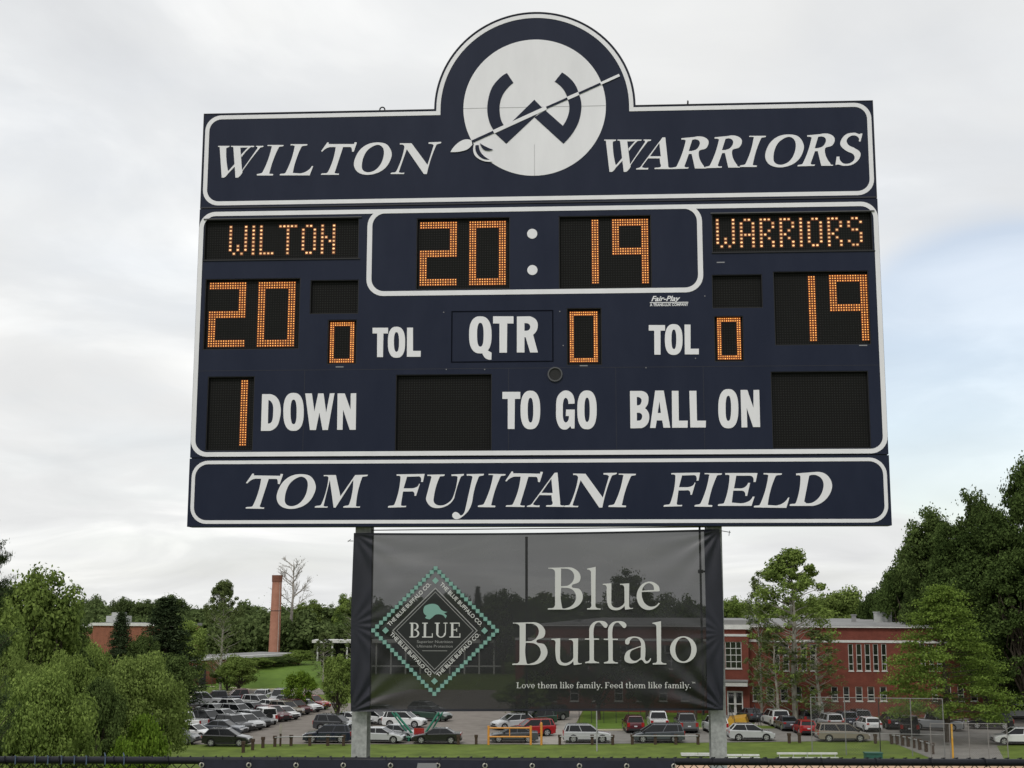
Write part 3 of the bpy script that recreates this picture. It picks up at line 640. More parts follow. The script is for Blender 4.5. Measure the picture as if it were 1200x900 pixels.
# small serif line: a tiny stroke-built face, x-height 1
def sfont():
    g = {}
    S = 0.2  # stem
    def R(x0, y0, x1, y1): return [(x0, y0), (x1, y0), (x1, y1), (x0, y1)]
    def ser(x, y, w=.5): return R(x-w/2, y-.05, x+w/2, y+.05)
    def ring(cx, cy, rx, ry, a0=0, a1=360, t=.18, n=14):
        o = [(cx+rx*math.cos(R_(a0+(a1-a0)*i/n)), cy+ry*math.sin(R_(a0+(a1-a0)*i/n))) for i in range(n+1)]
        q = [(cx+(rx-t)*math.cos(R_(a0+(a1-a0)*i/n)), cy+(ry-.09)*math.sin(R_(a0+(a1-a0)*i/n))) for i in range(n+1)]
        return o+q[::-1]
    g['o'] = ([ring(.45, .5, .45, .52, 0, 180), ring(.45, .5, .45, .52, 180, 360)], .98)
    g['e'] = ([ring(.42, .5, .42, .52, 0, 180), ring(.42, .5, .42, .52, 180, 325), R(.1, .46, .82, .56)], .92)
    g['v'] = ([[(0, 1), (.22, 1), (.55, .12), (.45, 0)], [(.85, 1), (.95, 1), (.53, 0), (.45, 0)], ser(.12, .96, .4), ser(.88, .96, .34)], 1.0)
    g['l'] = ([R(.12, 0, .32, 1.6), ser(.22, .05, .5), ser(.12, 1.55, .3)], .5)
    g['i'] = ([R(.12, 0, .32, 1), ser(.22, .05, .5), ser(.12, .95, .3), R(.1, 1.25, .34, 1.48)], .5)
    g['t'] = ([R(.15, .12, .35, 1.3), R(0, .92, .6, 1.02), ring(.4, .2, .25, .22, 180, 320)], .66)
    g['h'] = ([R(.12, 0, .32, 1.6), ser(.22, .05, .5), ser(.12, 1.55, .3), ring(.58, .6, .36, .42, 0, 170), R(.76, 0, .94, .62), ser(.85, .05, .46)], 1.12)
    g['m'] = ([R(.12, 0, .32, 1), ser(.22, .05, .48), ser(.12, .95, .3), ring(.56, .6, .34, .42, 0, 170), R(.72, 0, .90, .62), ser(.81, .05, .42), ring(1.14, .6, .34, .42, 0, 170), R(1.3, 0, 1.48, .62), ser(1.39, .05, .42)], 1.66)
    g['k'] = ([R(.12, 0, .32, 1.6), ser(.22, .05, .5), ser(.12, 1.55, .3), [(.32, .42), (.75, .96), (.88, .96), (.36, .34)], [(.42, .56), (.58, .66), (.98, .04), (.72, .04)], ser(.82, .05, .36), ser(.8, .96, .32)], 1.04)
    g['f'] = ([R(.15, 0, .35, 1.35), ser(.25, .05, .5), R(0, .92, .6, 1.02), ring(.45, 1.3, .3, .3, 20, 180)], .62)
    g['a'] = ([R(.55, .05, .74, .7), ring(.42, .65, .32, .35, 0, 160), ring(.38, .3, .34, .3, 0, 360, .17, 20), R(.7, .02, .88, .12)], .92)
    g['y'] = ([[(0, 1), (.22, 1), (.55, .12), (.42, -.05)], [(.85, 1), (.95, 1), (.4, -.45), (.28, -.45)], ser(.12, .96, .4), ser(.88, .96, .34), R(.12, -.5, .36, -.34)], .96)
    g['d'] = ([R(.68, 0, .88, 1.6), ser(.88, .05, .3), ser(.68, 1.55, .3), ring(.42, .5, .42, .52, 0, 360, .18, 22)], 1.02)
    g['L'] = ([R(.15, 0, .38, 1.5), ser(.26, .05, .56), ser(.26, 1.45, .56), R(.3, 0, 1.05, .1), R(.97, .05, 1.05, .42)], 1.16)
    g['F'] = ([R(.15, 0, .38, 1.5), ser(.26, .05, .56), R(.02, 1.4, 1.0, 1.5), R(.93, 1.1, 1.0, 1.45), R(.3, .72, .75, .81), R(.68, .58, .75, .95)], 1.08)
    g['.'] = ([R(.06, 0, .28, .22)], .36); g[' '] = ([], .42)
    # romans for the logo word
    g['B'] = ([R(.15, 0, .38, 1.5), ser(.26, .05, .5), ser(.26, 1.45, .5), ring(.5, 1.12, .42, .38, -90, 90), ring(.5, .4, .5, .4, -90, 90)], 1.18)
    g['U'] = ([R(.12, .4, .34, 1.5), ser(.22, 1.45, .5), R(1.0, .4, 1.09, 1.5), ser(1.05, 1.45, .4), ring(.6, .45, .49, .46, 180, 360)], 1.34)
    g['E'] = ([R(.15, 0, .38, 1.5), ser(.26, .05, .56), R(.02, 1.4, 1.0, 1.5), R(.93, 1.1, 1.0, 1.45), R(.3, .72, .75, .81), R(.68, .58, .75, .95), R(.02, 0, 1.08, .1), R(1.0, .05, 1.08, .42)], 1.2)
    return g
SF = sfont()
def sline(s, px0, px1, py, xh_px, parent, m, track=.08, hscale=1.0, front=FB, fn=BB, name='lettering'):
    tot = sum(SF[c][1]+track for c in s); (ua, va), (ub, vb) = fn(px0, py), fn(px1, py - 0.0)
    _, vt = fn((px0+px1)/2, py-xh_px); h = vt-(va+vb)/2; f_ = (ub-ua)/tot
    mb = MB(); x = 0
    for c in s:
        for k, pl in enumerate(SF[c][0]):
            sheet(mb, [[((x+a)*f_, b*h) for a, b in pl]], -0.0003*k, 0.002)
        x += SF[c][1]+track
    o = mb.build(name, M[m], parent); o.location = (ua, front-0.003, va+ZB); o.rotation_euler = (0, -math.atan2(vb-va, ub-ua), 0)
    return o
sline('Love them like family. Feed them like family.', 605.5, 810, 806.3, 4.6, banner, 'b_white')
text('TM', 0.028, banner, BB(812.5, 801)[0], FB-0.003, BB(812.5, 801)[1]+ZB, 'b_white')
# diamond logo
LX, LY, HWp, HHp = 510.0, 738.9, 72.4, 73.5
def Lp(a, b): return BB(LX+a, LY+b)
cu_, cv_ = Lp(0, 0); hu = (Lp(HWp, 0)[0]-Lp(-HWp, 0)[0])/2; hv = (Lp(0, -HHp)[1]-Lp(0, HHp)[1])/2
def dia(s, y, m, name, hole=None, c=(0, 0)):
    mb = MB(); cx, cz = cu_+c[0]*hu, cv_+c[1]*hv+ZB
    L = [[(cx, cz+s*hv), (cx-s*hu, cz), (cx, cz-s*hv), (cx+s*hu, cz)]]
    if hole: L.append([(cx, cz+hole*hv), (cx-hole*hu, cz), (cx, cz-hole*hv), (cx+hole*hu, cz)])
    sheet(mb, L, y, 0.002); return mb.build(name, M[m], banner)
dia(1.035, FB, 'b_tealdark', 'logo_border', 0.955); dia(0.66, FB, 'b_dark', 'logo_field')
dia(0.690, FB-0.002, 'b_grey', 'logo_line', 0.668); dia(0.625, FB-0.002, 'b_grey', 'logo_line', 0.612)
sq = 0.0215
for q, (sx, sy) in enumerate(((1, 1), (-1, 1), (-1, -1), (1, -1))):
    for i in range(16):
        a = i/16.0; x, z = (sx*a, sy*(1-a)) if q % 2 == 0 else (sx*(1-a), sy*a)
        mb = MB(); mb.box(-sq, sq, 0, 0.002, -sq, sq); o = mb.build('logo_square', M['b_teal'], banner); o.location = (cu_+x*hu, FB-0.0035, cv_+z*hv+ZB)
for c in ((0, .80), (-.80, 0), (.80, 0), (0, -.80)): dia(0.055, FB-0.0035, 'b_teal', 'logo_diamond', None, c)
for (x, z, r) in ((-.40, .40, 45), (.40, .40, -45), (-.40, -.40, -45), (.40, -.40, 45)):
    rr = R_(r); off = -0.02
    text('THE BLUE BUFFALO CO.', 0.062, banner, cu_+x*hu-math.sin(rr)*off*0+(-.012 if r > 0 else .012)*0, FB-0.004, cv_+z*hv+ZB, 'b_white', rot=rr, wid=0.655, bold=0.001)
sline('BLUE', 480, 542.5, 747, 11.6, banner, 'b_white', track=.12)
text('Superior Nutrition', 0.042, banner, cu_, FB-0.004, Lp(0, 14.5)[1]+ZB, 'b_grey', wid=0.40); text('Ultimate Protection', 0.042, banner, cu_, FB-0.004, Lp(0, 19.8)[1]+ZB, 'b_grey', wid=0.40)
mb = MB(); mb.box(cu_-.14, cu_+.14, FB-.004, FB-.003, Lp(0, 24)[1]+ZB, Lp(0, 24)[1]+ZB+.006); mb.build('logo_line', M['b_grey'], banner)
shape(['505,425 s520,408 s580,394 s625,408 s660,450 712,465 680,478 705,500 692,522 s665,492 s610,488 s578,512 555,531 s520,522 515,512 528,500 s500,470'], (430, 655, 7.5), banner, 'logo_buffalo', 'b_teal', FB-0.004, BB)
mb = MB(); 
for px, py, qx, qy in ((414, 634, 408, 634), (411, 632, 408, 635), (845, 622, 856, 624), (855, 622, 854, 628)):
    a, b = BB(px, py), BB(qx, qy); mb.bar((a[0], DB, a[1]+ZB), (b[0], DB-.02, b[1]+ZB), 0.004, 4)
mb.build('tie_wire', M['bolt'], banner)

# ================================================================== NEAR FENCE
FZ0 = 11.75
YF = 7.6
rl, rr_ = Dp(0, 890.6, YF), Dp(1200, 893.6, YF)
sl_ = (rr_.z-rl.z)/(rr_.x-rl.x)
fence = empty('chain_link_fence', (0, YF, FZ0), 0, 'black vinyl coated chain link fence with thick top rail right in front of the camera', 'fence')
def rz(x): return rl.z+(x-rl.x)*sl_-FZ0
MB().bar((-7, 0, rz(-7)), (7, 0, rz(7)), 0.0195, 12).build('top_rail', M['black_vinyl'], fence, smooth=True)
for x in (-6.6, -3.9, 3.55, 6.6): MB().bar((x, 0.05, -0.5), (x, 0.05, rz(x)-0.02), 0.03, 10).build('fence_post', M['black_vinyl'], fence)
mb = MB(); dw, dh = 0.0705, 0.0705; nrow = 16; r_ = 0.0024
x = -6.5; k = 0
while x < 6.5:
    top = rz(x)+0.021; pts = []
    for j in range(2*nrow+1):
        pts.append(((x+(dw/2 if j % 2 else 0)), 0.024+(0.003 if j % 2 else -0.003), top-j*dh/2))
    mb.path([Vector(p) for p in pts], [r_]*len(pts), 4)
    # neighbouring picket mirrored, knuckled over the rail
    pts = [((x-(dw/2 if j % 2 else 0)+dw), 0.027+(-0.003 if j % 2 else 0.003), top-j*dh/2) for j in range(2*nrow+1)]
    mb.bar((x, 0.02, top-.002), (x+0.008, 0.0, top+0.003), 0.003, 4)
    mb.path([Vector(p) for p in pts], [r_]*len(pts), 4)
    x += dw
mb.build('wire_mesh', M['black_vinyl'], fence, kind='stuff')
mb = MB()
for i in range(44):
    x = -6.4+i*0.3; a = [Vector((x+0.003*j, 0.024*math.cos(j*.8), rz(x)+0.024*math.sin(j*.8))) for j in range(9)]; mb.path(a, [0.003]*9, 4)
mb.build('tie_wire', M['black_vinyl'], fence, kind='stuff')
M['bluetie'] = mat('blue_tie', (0.05, 0.075, 0.12), 0.6)
for px in (20, 43, 58, 74, 89, 103, 125, 147):
    q = Dp(px, 884, YF); mb = MB(); h = 0.018 if px in (125, 147) else 0.001
    mb.path([Vector((q.x, -0.022, rz(q.x)-0.02)), Vector((q.x, -0.02, rz(q.x)+0.022)), Vector((q.x-0.012, 0.0, rz(q.x)+0.022+h))], [0.004, 0.004, 0.0025], 5)
    mb.build('cable_tie', M['bluetie'], fence)
# windscreen with grommets
scr = empty('fence_windscreen', (0, YF-0.04, FZ0), 0, 'navy fabric windscreen with brass grommets hung below the fence rail', 'windscreen')
xa, xb = Dp(236, 893, YF-.03).x, Dp(790.5, 893, YF-.03).x; V_ = []; F_ = []; n = 110
for i in range(n+1):
    x = xa+(xb-xa)*i/n; gph = (x-xa-0.006)/0.2675
    sag = 0.010*math.sin(math.pi*(gph % 1.0))
    for j in range(9):
        t_ = j/8; V_.append((x, 0.006*math.sin(gph*2*math.pi)*(1-t_*.5)-0.01*t_+0.008*math.sin(x*5)*t_, rz(x)+0.012-0.3*sag*(1-t_)-t_*1.0))
for i in range(n):
    for j in range(8): a = i*9+j; F_.append((a, a+1, a+10, a+9))
me = bpy.data.meshes.new('fabric'); me.from_pydata(V_, [], F_); me.materials.append(M['screen']); me.polygons.foreach_set('use_smooth', [True]*len(F_)); link('fabric', me, scr)
for i in range(11):
    px = 237.2+55.2*i; q = Dp(px, 894.3, YF-.03); mb = MB(); r0, r1 = 0.0085, 0.0145
    zc = rz(q.x)-0.0175
    for a in range(14):
        t0, t1 = 2*math.pi*a/14, 2*math.pi*(a+1)/14
        mb.add([(r0*math.cos(t0), 0, r0*math.sin(t0)), (r1*math.cos(t0), 0.002, r1*math.sin(t0)), (r1*math.cos(t1), 0.002, r1*math.sin(t1)), (r0*math.cos(t1), 0, r0*math.sin(t1))], [(0, 1, 2, 3)])
    o = mb.build('grommet', M['grommet'], scr); o.location = (q.x, -0.012, zc)
    mb = MB(); mb.path([Vector((0, 0, 0)), Vector((0.004, -0.008, 0.02)), Vector((0, 0.03, 0.042))], [0.0018]*3, 4); o2 = mb.build('tie', M['black_vinyl'], scr); o2.location = (q.x, -0.012, zc)
a, b = Dp(490, 891, YF-.03), Dp(512, 891, YF-.03); zt = rz(a.x)-0.004
mb = MB(); mb.add([(a.x, -0.016, zt), (b.x, -0.016, zt), (b.x+.02, -0.016, zt-.25), (a.x-.05, -0.016, zt-.25)], [(3, 2, 1, 0)]); mb.build('printed_mark', M['greymark'], scr)

# ================================================================== GROUND
M['grass'] = mat('grass', (0.070, 0.100, 0.020), 0.9, scale=0.45, col2=(0.140, 0.192, 0.038), bump=0.3, bscale=3, spec=0.1, detail=10)
M['grass2'] = mat('lawn_grass', (0.068, 0.118, 0.020), 0.9, scale=0.3, col2=(0.118, 0.188, 0.034), bump=0.3, bscale=3, spec=0.1, detail=10)
M['asphalt'] = mat('asphalt', (0.155, 0.138, 0.121), 0.9, scale=0.6, col2=(0.225, 0.203, 0.180), bump=0.2, bscale=20, spec=0.2, detail=10)
M['asphalt2'] = mat('right_asphalt', (0.150, 0.143, 0.130), 0.9, scale=0.6, col2=(0.215, 0.205, 0.188), bump=0.2, bscale=20, spec=0.2, detail=10)
M['concrete'] = mat('concrete', (0.30, 0.28, 0.25), 0.85, scale=0.6, var=0.14, spec=0.2)
M['kerb'] = mat('kerb_concrete', (0.42, 0.38, 0.28), 0.85, var=0.1)
M['clay'] = mat('infield_clay', (0.50, 0.33, 0.235), 0.95, scale=0.5, var=0.10, spec=0.1)
def zg(y):
    pts = [(-60, 12.2), (5.5, 12.2), (7.2, 11.75), (9, 11.6), (15, 9.8), (24, 7.4), (60, 0), (430, 0), (800, -24), (4000, -60), (99999, -60)]
    for (a, b), (c, e_) in zip(pts, pts[1:]):
        if y <= c: return b+(e_-b)*(y-a)/(c-a)
    return 0
ys = [-60, -20, 0, 3, 5.5, 6.3, 7.2, 8, 9, 11, 13, 15, 18, 21, 24, 30, 36, 42, 48, 54, 60, 75, 90, 105, 120, 140, 170, 210, 300, 430, 600, 800, 1800, 4000]
xs = [-3000, -1200, -500, -250, -150]+list(range(-100, 101, 10))+[150, 250, 500, 1200, 3000]
me = bpy.data.meshes.new('ground'); V_ = [(x, y, zg(y)) for y in ys for x in xs]; nx = len(xs)
me.from_pydata(V_, [], [(j*nx+i, j*nx+i+1, (j+1)*nx+i+1, (j+1)*nx+i) for j in range(len(ys)-1) for i in range(nx-1)])
me.materials.append(M['grass']); link('ground', me, None, 'structure')
LV = [0]
def patch(name, pts, m, z=None, kind='structure'):
    LV[0] += 1; z = 0.006*LV[0] if z is None else z
    P = [G(a, b, 0) for a, b in pts]
    tr = tessellate_polygon([[Vector((p.x, p.y, 0)) for p in P]])
    fs = []
    for t in tr:
        a, b, c = [P[i] for i in t]
        fs.append(t if (b.x-a.x)*(c.y-a.y)-(b.y-a.y)*(c.x-a.x) > 0 else t[::-1])
    me = bpy.data.meshes.new(name); me.from_pydata([(p.x, p.y, z) for p in P], [], fs); me.materials.append(M[m])
    return link(name, me, None, kind)
patch('lawn', [(225, 806), (300, 806), (345, 806), (430, 812), (430, 772), (300, 778), (225, 797)], 'grass2')
patch('lawn', [(682, 854), (846, 853), (846, 832), (1050, 834), (1045, 851), (1180, 850), (1200, 800), (700, 812), (684, 832)], 'grass2')
patch('car_park', [(-40, 874), (300, 872.2), (615, 872.4), (640, 860), (655, 833), (655, 815), (600, 809), (480, 808), (412, 824.5), (378, 822.5), (225, 822), (150, 828), (-40, 850)], 'asphalt')
patch('car_park', [(660, 872.4), (1040, 868), (1118, 900), (1182, 900), (1168, 874), (1300, 867), (1300, 836), (1160, 838), (1050, 853), (840, 854.5), (684, 857)], 'asphalt2')
patch('footpath', [(614, 872.6), (662, 872.6), (683, 833), (676, 808), (662, 808), (655, 833), (636, 861)], 'concrete')
patch('road', [(190, 825), (252, 820.3), (304, 816), (345, 814), (430, 814), (430, 808), (334, 808.5), (292, 809.3), (224, 817.8), (190, 822.6)], 'asphalt')
patch('pavement', [(848, 849), (905, 846), (893, 835), (849, 834)], 'concrete')
patch('infield', [(760, 893.2), (1400, 893.2), (1400, 960), (760, 960)], 'clay')
# the lawn climbs a bank towards the low wing and the chimney
bk = [(252, 806, 0), (300, 805.5, 0), (345, 805, 0), (395, 806, 0)]
P0 = [G(a, b, 0) for a, b, c in bk]; P1 = [Dp(a, 700, 226+i*2) for i, a in enumerate((262, 300, 340, 378))]
V_ = [(p.x, p.y, 0.0) for p in P0]+[(p.x*.55+q.x*.45, p.y*.55+q.y*.45, 1.45) for p, q in zip(P0, P1)]+[(q.x, q.y, 2.3) for q in P1]+[(q.x*1.09, q.y*1.09, 2.3) for q in P1]+[(q.x*1.12, q.y*1.12, 0) for q in P1]
me = bpy.data.meshes.new('grass_bank'); me.from_pydata(V_, [], [(j*4+i, j*4+i+1, j*4+i+5, j*4+i+4) for j in range(4) for i in range(3)]); me.materials.append(M['grass2']); me.polygons.foreach_set('use_smooth', [True]*12); link('grass_bank', me, None, 'structure')
def kerb(pts, wd=0.25, ht=0.13):
    P = [G(a, b, 0) for a, b in pts]; mb = MB()
    for a, b in zip(P, P[1:]):
        d_ = (b-a).normalized(); n_ = Vector((-d_.y, d_.x, 0))*wd/2
        v = [a-n_, b-n_, b+n_, a+n_]; mb.add([(p.x, p.y, 0) for p in v]+[(p.x, p.y, ht) for p in v], [(0, 1, 5, 4), (2, 3, 7, 6), (4, 5, 6, 7), (0, 4, 7, 3), (1, 2, 6, 5)])
    mb.build('kerb', M['kerb'], None, kind='structure')
kerb([(190, 822.2), (224, 817.2), (258, 812.3), (292, 808.8), (334, 808), (375, 807.8)], 1.0, 0.13)
kerb([(684, 856.4), (760, 855.5), (840, 854.2)], 0.5); kerb([(232, 804.5), (262, 804.8), (296, 808.3)], 0.9, 0.05)
# blades of grass along the near verge are too small to pick apart; clumps of rough turf
random.seed(4)

# ================================================================== CARS
GLASS = mat('car_glass', (0.007, 0.008, 0.009), 0.16, var=0.2, spec=0.35)
TYRE = mat('tyre_rubber', (0.012, 0.012, 0.012), 0.85); RIM = mat('alloy_rim', (0.38, 0.385, 0.39), 0.35, metal=0.5)
TRIM = mat('black_trim', (0.014, 0.014, 0.015), 0.6); HEAD = mat('headlamp', (0.55, 0.56, 0.58), 0.15, spec=0.8); TAIL = mat('tail_lamp', (0.30, 0.012, 0.012), 0.2, spec=0.7)
PLATE = mat('number_plate', (0.5, 0.52, 0.55), 0.5)
PAINT = {}
for n_, c_ in {'black': (.010, .010, .012), 'white': (.62, .63, .63), 'silver': (.40, .41, .42), 'grey': (.10, .105, .11), 'darkgrey': (.035, .037, .042), 'navy': (.014, .018, .034), 'blue': (.05, .085, .14),
               'red': (.30, .010, .012), 'maroon': (.075, .008, .014), 'tan': (.20, .175, .14), 'green': (.03, .06, .045), 'lightgrey': (.27, .28, .29), 'slate': (.055, .062, .075), 'olive': (.16, .16, .12)}.items():
    m_ = mat('paint_'+n_, c_, 0.22, var=0.06, scale=1, spec=0.6); p_ = m_.node_tree.nodes['Principled BSDF']; p_.inputs['Coat Weight'].default_value = 0.6; p_.inputs['Coat Roughness'].default_value = 0.06
    PAINT[n_] = m_
CS = {  # L, W, belt, H, profile of the lower body top (x,z), cabin (rear base, rear top, front top, front base)
 'sedan': dict(L=4.75, W=1.84, H=1.46, belt=.95, top=[(-2.36, .95), (-2.25, 1.03), (-1.45, 1.03), (.95, .97), (1.2, .95), (2.05, .80), (2.32, .66)], cab=(-1.75, -.98, .28, 1.1)),
 'suv': dict(L=4.65, W=1.88, H=1.72, belt=1.08, top=[(-2.30, 1.0), (-2.22, 1.10), (-1.4, 1.10), (.9, 1.08), (1.1, 1.06), (2.0, .95), (2.28, .78)], cab=(-2.2, -1.95, .30, 1.08)),
 'crossover': dict(L=4.5, W=1.85, H=1.62, belt=1.03, top=[(-2.22, .98), (-2.12, 1.1), (-1.4, 1.08), (.9, 1.02), (1.15, 1.0), (1.95, .88), (2.22, .70)], cab=(-2.08, -1.55, .22, 1.12)),
 'hatch': dict(L=4.2, W=1.78, H=1.48, belt=.94, top=[(-2.07, .92), (-1.98, 1.02), (-1.3, 1.0), (.9, .94), (1.15, .92), (1.85, .78), (2.06, .64)], cab=(-1.98, -1.55, .25, 1.18)),
 'minivan': dict(L=5.05, W=1.98, H=1.76, belt=1.06, top=[(-2.5, 1.0), (-2.44, 1.12), (-1.5, 1.1), (1.1, 1.04), (1.45, 1.0), (2.2, .84), (2.5, .66)], cab=(-2.42, -2.18, .55, 1.6)),
 'jeep': dict(L=4.4, W=1.86, H=1.84, belt=1.12, top=[(-2.1, 1.12), (-2.05, 1.14), (-1.4, 1.14), (.7, 1.13), (.85, 1.12), (2.0, 1.06), (2.1, .95)], cab=(-2.02, -1.98, .42, .75)),
 'pickup': dict(L=5.7, W=1.98, H=1.86, belt=1.18, top=[(-2.84, 1.12), (-2.82, 1.16), (-1.0, 1.16), (1.1, 1.14), (1.35, 1.12), (2.6, 1.06), (2.82, .90)], cab=(-1.05, -.85, .75, 1.4))}
def car_proto(kind):
    c = CS[kind]; L, Wd, H, belt = c['L'], c['W'], c['H'], c['belt']; hw = Wd/2
    wx = (-L*.295, L*.305); wr = .35 if kind not in ('pickup', 'jeep', 'suv') else .38; ar = wr+.055
    def outline(dz, dxx):
        o = []
        x0, x1 = -L/2+dxx, L/2-dxx
        o += [(x0+.06, .30), ]
        for w_ in wx:
            a0 = math.asin(max(-1, min(1, (.26-wr)/ar)))
            for i in range(9):
                a = math.pi-a0-(math.pi-2*a0)*i/8; o.append((w_+ar*math.cos(a), wr+ar*math.sin(a)))
        o += [(x1-.08, .30), (x1, .42), (x1, .60)]
        o += [(max(min(x, x1-.01), x0+.01), z-dz) for x, z in reversed(c['top'])]
        o += [(x0, .75), (x0, .42)]
        return o
    layers = [(-hw, .10, .10), (-hw+.05, .035, .03), (-hw+.20, 0, 0), (hw-.20, 0, 0), (hw-.05, .035, .03), (hw, .10, .10)]
    mb = MB(); base = None; n = 0
    for k, (y, dz, dd) in enumerate(layers):
        o = outline(dz, dd); n = len(o); mb.v += [(x, y, z) for x, z in o]
    for k in range(len(layers)-1):
        for i in range(n):
            j = (i+1) % n; a = k*n; mb.f.append((a+i, a+n+i, a+n+j, a+j)); mb.m.append(0)
    mb.f.append(tuple(range(n))); mb.m.append(0); e_ = (len(layers)-1)*n; mb.f.append(tuple(range(e_, e_+n))[::-1]); mb.m.append(0)
    # roof and pillars
    rb, rt, ft, fb = c['cab']; wb, wt = hw-.09, hw-.24; zr = H-.05; zb = belt-.02
    rb_z = zb+.06 if kind in ('sedan',) else zb
    rf = [(rt-.06, -wt, zr), (ft+.06, -wt, zr), (ft+.06, wt, zr), (rt-.06, wt, zr)]; crown = [(rt+.12, -wt+.12, H), (ft-.2, -wt+.12, H), (ft-.2, wt-.12, H), (rt+.12, wt-.12, H)]
    lo = [(p[0], p[1]*1.012, zr-.05) for p in rf]
    mb.add(lo+rf+crown, [(0, 1, 5, 4), (1, 2, 6, 5), (2, 3, 7, 6), (3, 0, 4, 7), (4, 5, 9, 8), (5, 6, 10, 9), (6, 7, 11, 10), (7, 4, 8, 11), (8, 9, 10, 11), (3, 2, 1, 0)])
    for s in (-1, 1):
        mb.bar((fb, s*wb, zb), (ft, s*wt, zr-.02), .035, 4); mb.bar((rb, s*wb, zb), (rt, s*wt, zr-.02), .06 if kind != 'sedan' else .045, 4)
        for f_ in ((.52,) if kind in ('pickup',) else (.50, .12 if kind in ('suv', 'minivan', 'jeep') else None)):
            if f_ is None: continue
            xb_ = rb+(fb-rb)*f_; xt_ = rt+(ft-rt)*f_; mb.bar((xb_, s*wb*1.004, zb), (xt_, s*wt*1.004, zr-.02), .035, 4)
    if kind == 'pickup':
        mb.box(-2.80, -1.06, -hw+.06, hw-.06, .62, .70)
    body = mb.mesh('body', [PAINT['grey']])
    parts = [('body', body, None)]
    if kind in ('suv', 'crossover', 'minivan'):
        for s in (-1, 1): parts.append(('roof_rail', MB().bar((rt+.1, s*(wt-.06), H+.03), (ft-.25, s*(wt-.06), H+.03), .018, 4).mesh('roof_rail', TRIM), None))
    def gl(vs): return MB().add(vs, [(0, 1, 2, 3)]).mesh('window', GLASS)
    parts.append(('windscreen', gl([(fb, -wb, zb), (fb, wb, zb), (ft, wt, zr-.01), (ft, -wt, zr-.01)]), None))
    parts.append(('rear_window', gl([(rb, wb, rb_z), (rb, -wb, rb_z), (rt, -wt, zr-.01), (rt, wt, zr-.01)]), None))
    for s in (-1, 1):
        for f0, f1 in ((0, .5), (.5, 1)):
            v = [(rb+(fb-rb)*f0, s*wb, zb), (rb+(fb-rb)*f1, s*wb, zb), (rt+(ft-rt)*f1, s*wt, zr-.01), (rt+(ft-rt)*f0, s*wt, zr-.01)]
            parts.append(('side_window', gl(v if s < 0 else v[::-1]), None))
    q = MB(); q.box(-L/2+.25, L/2-.25, -hw+.24, hw-.24, .20, .80); parts.append(('underbody', q.mesh('underbody', TRIM), None))
    for s in (-1, 1): parts.append(('sill_trim', MB().box(wx[0]+ar+.02, wx[1]-ar-.02, min(s*(hw+.008), s*(hw-.08)), max(s*(hw+.008), s*(hw-.08)), .22, .36).mesh('sill_trim', TRIM), None))
    q = MB(); q.box(L/2-.12, L/2+.015, -hw+.22, hw-.22, .28, .46); parts.append(('front_bumper', q.mesh('front_bumper', TRIM), None))
    q = MB(); q.box(-L/2-.015, -L/2+.12, -hw+.2, hw-.2, .30, .50); parts.append(('rear_bumper', q.mesh('rear_bumper', TRIM), None))
    q = MB(); q.box(L/2-.1, L/2+.012, -.45, .45, .50, .66); parts.append(('grille', q.mesh('grille', TRIM), None))
    hl = MB(); hl.box(-.14, .03, -.2, .2, -.075, .075); hl = hl.mesh('headlight', HEAD); tl = MB(); th_ = .20 if kind in ('suv', 'minivan', 'jeep', 'pickup') else .09; tl.box(-.03, .10, -.14, .14, -th_, th_); tl = tl.mesh('taillight', TAIL)
    for s in (-1, 1):
        parts.append(('headlight', hl, (L/2-.03, s*(hw-.28), c['top'][-1][1]-.035))); parts.append(('taillight', tl, (-L/2+.015, s*(hw-.2), .88)))
    q = MB(); q.box(-L/2-.02, -L/2+.05, -.16, .16, .66, .78); parts.append(('number_plate', q.mesh('number_plate', PLATE), None))
    mi = MB(); mi.box(-.06, .08, -.09, .09, -.06, .07); mi = mi.mesh('mirror', TRIM)
    for s in (-1, 1): parts.append(('mirror', mi, (fb-.18, s*(hw+.06), belt+.04)))
    ty = MB(); ty.bar((0, -.11, 0), (0, .11, 0), wr, 22); ty = ty.mesh('tyre', TYRE)
    ri = MB(); n_ = 20
    ri.bar((0, -.125, 0), (0, -.10, 0), wr*.66, n_); ri.bar((0, .10, 0), (0, .125, 0), wr*.66, n_)
    for a in range(5):
        a_ = 2*math.pi*a/5
        for s in (-1, 1): ri.add([(wr*.6*math.cos(a_-.28), s*.127, wr*.6*math.sin(a_-.28)), (wr*.6*math.cos(a_+.28), s*.127, wr*.6*math.sin(a_+.28)), (wr*.2*math.cos(a_), s*.127, wr*.2*math.sin(a_))], [(0, 1, 2) if s < 0 else (0, 2, 1)], 1)
    ri = ri.mesh('rim', [RIM, TRIM])
    for x in wx:
        for s in (-1, 1): parts.append(('wheel', (ty, ri), (x, s*(hw-.13), wr)))
    if kind == 'jeep':
        q = MB(); q.bar((-L/2-.22, .1, 1.0), (-L/2-.02, .1, 1.0), .36, 18); parts.append(('spare_wheel', q.mesh('spare_wheel', TYRE), None))
    return parts, L, Wd
PROTO = {}
NAMES = {'sedan': 'parked_sedan', 'suv': 'parked_suv', 'crossover': 'parked_suv', 'hatch': 'parked_hatchback', 'minivan': 'parked_minivan', 'jeep': 'parked_off_roader', 'pickup': 'pickup_truck'}
CATS = {'pickup': 'pickup truck', 'minivan': 'minivan'}
PLACED = []
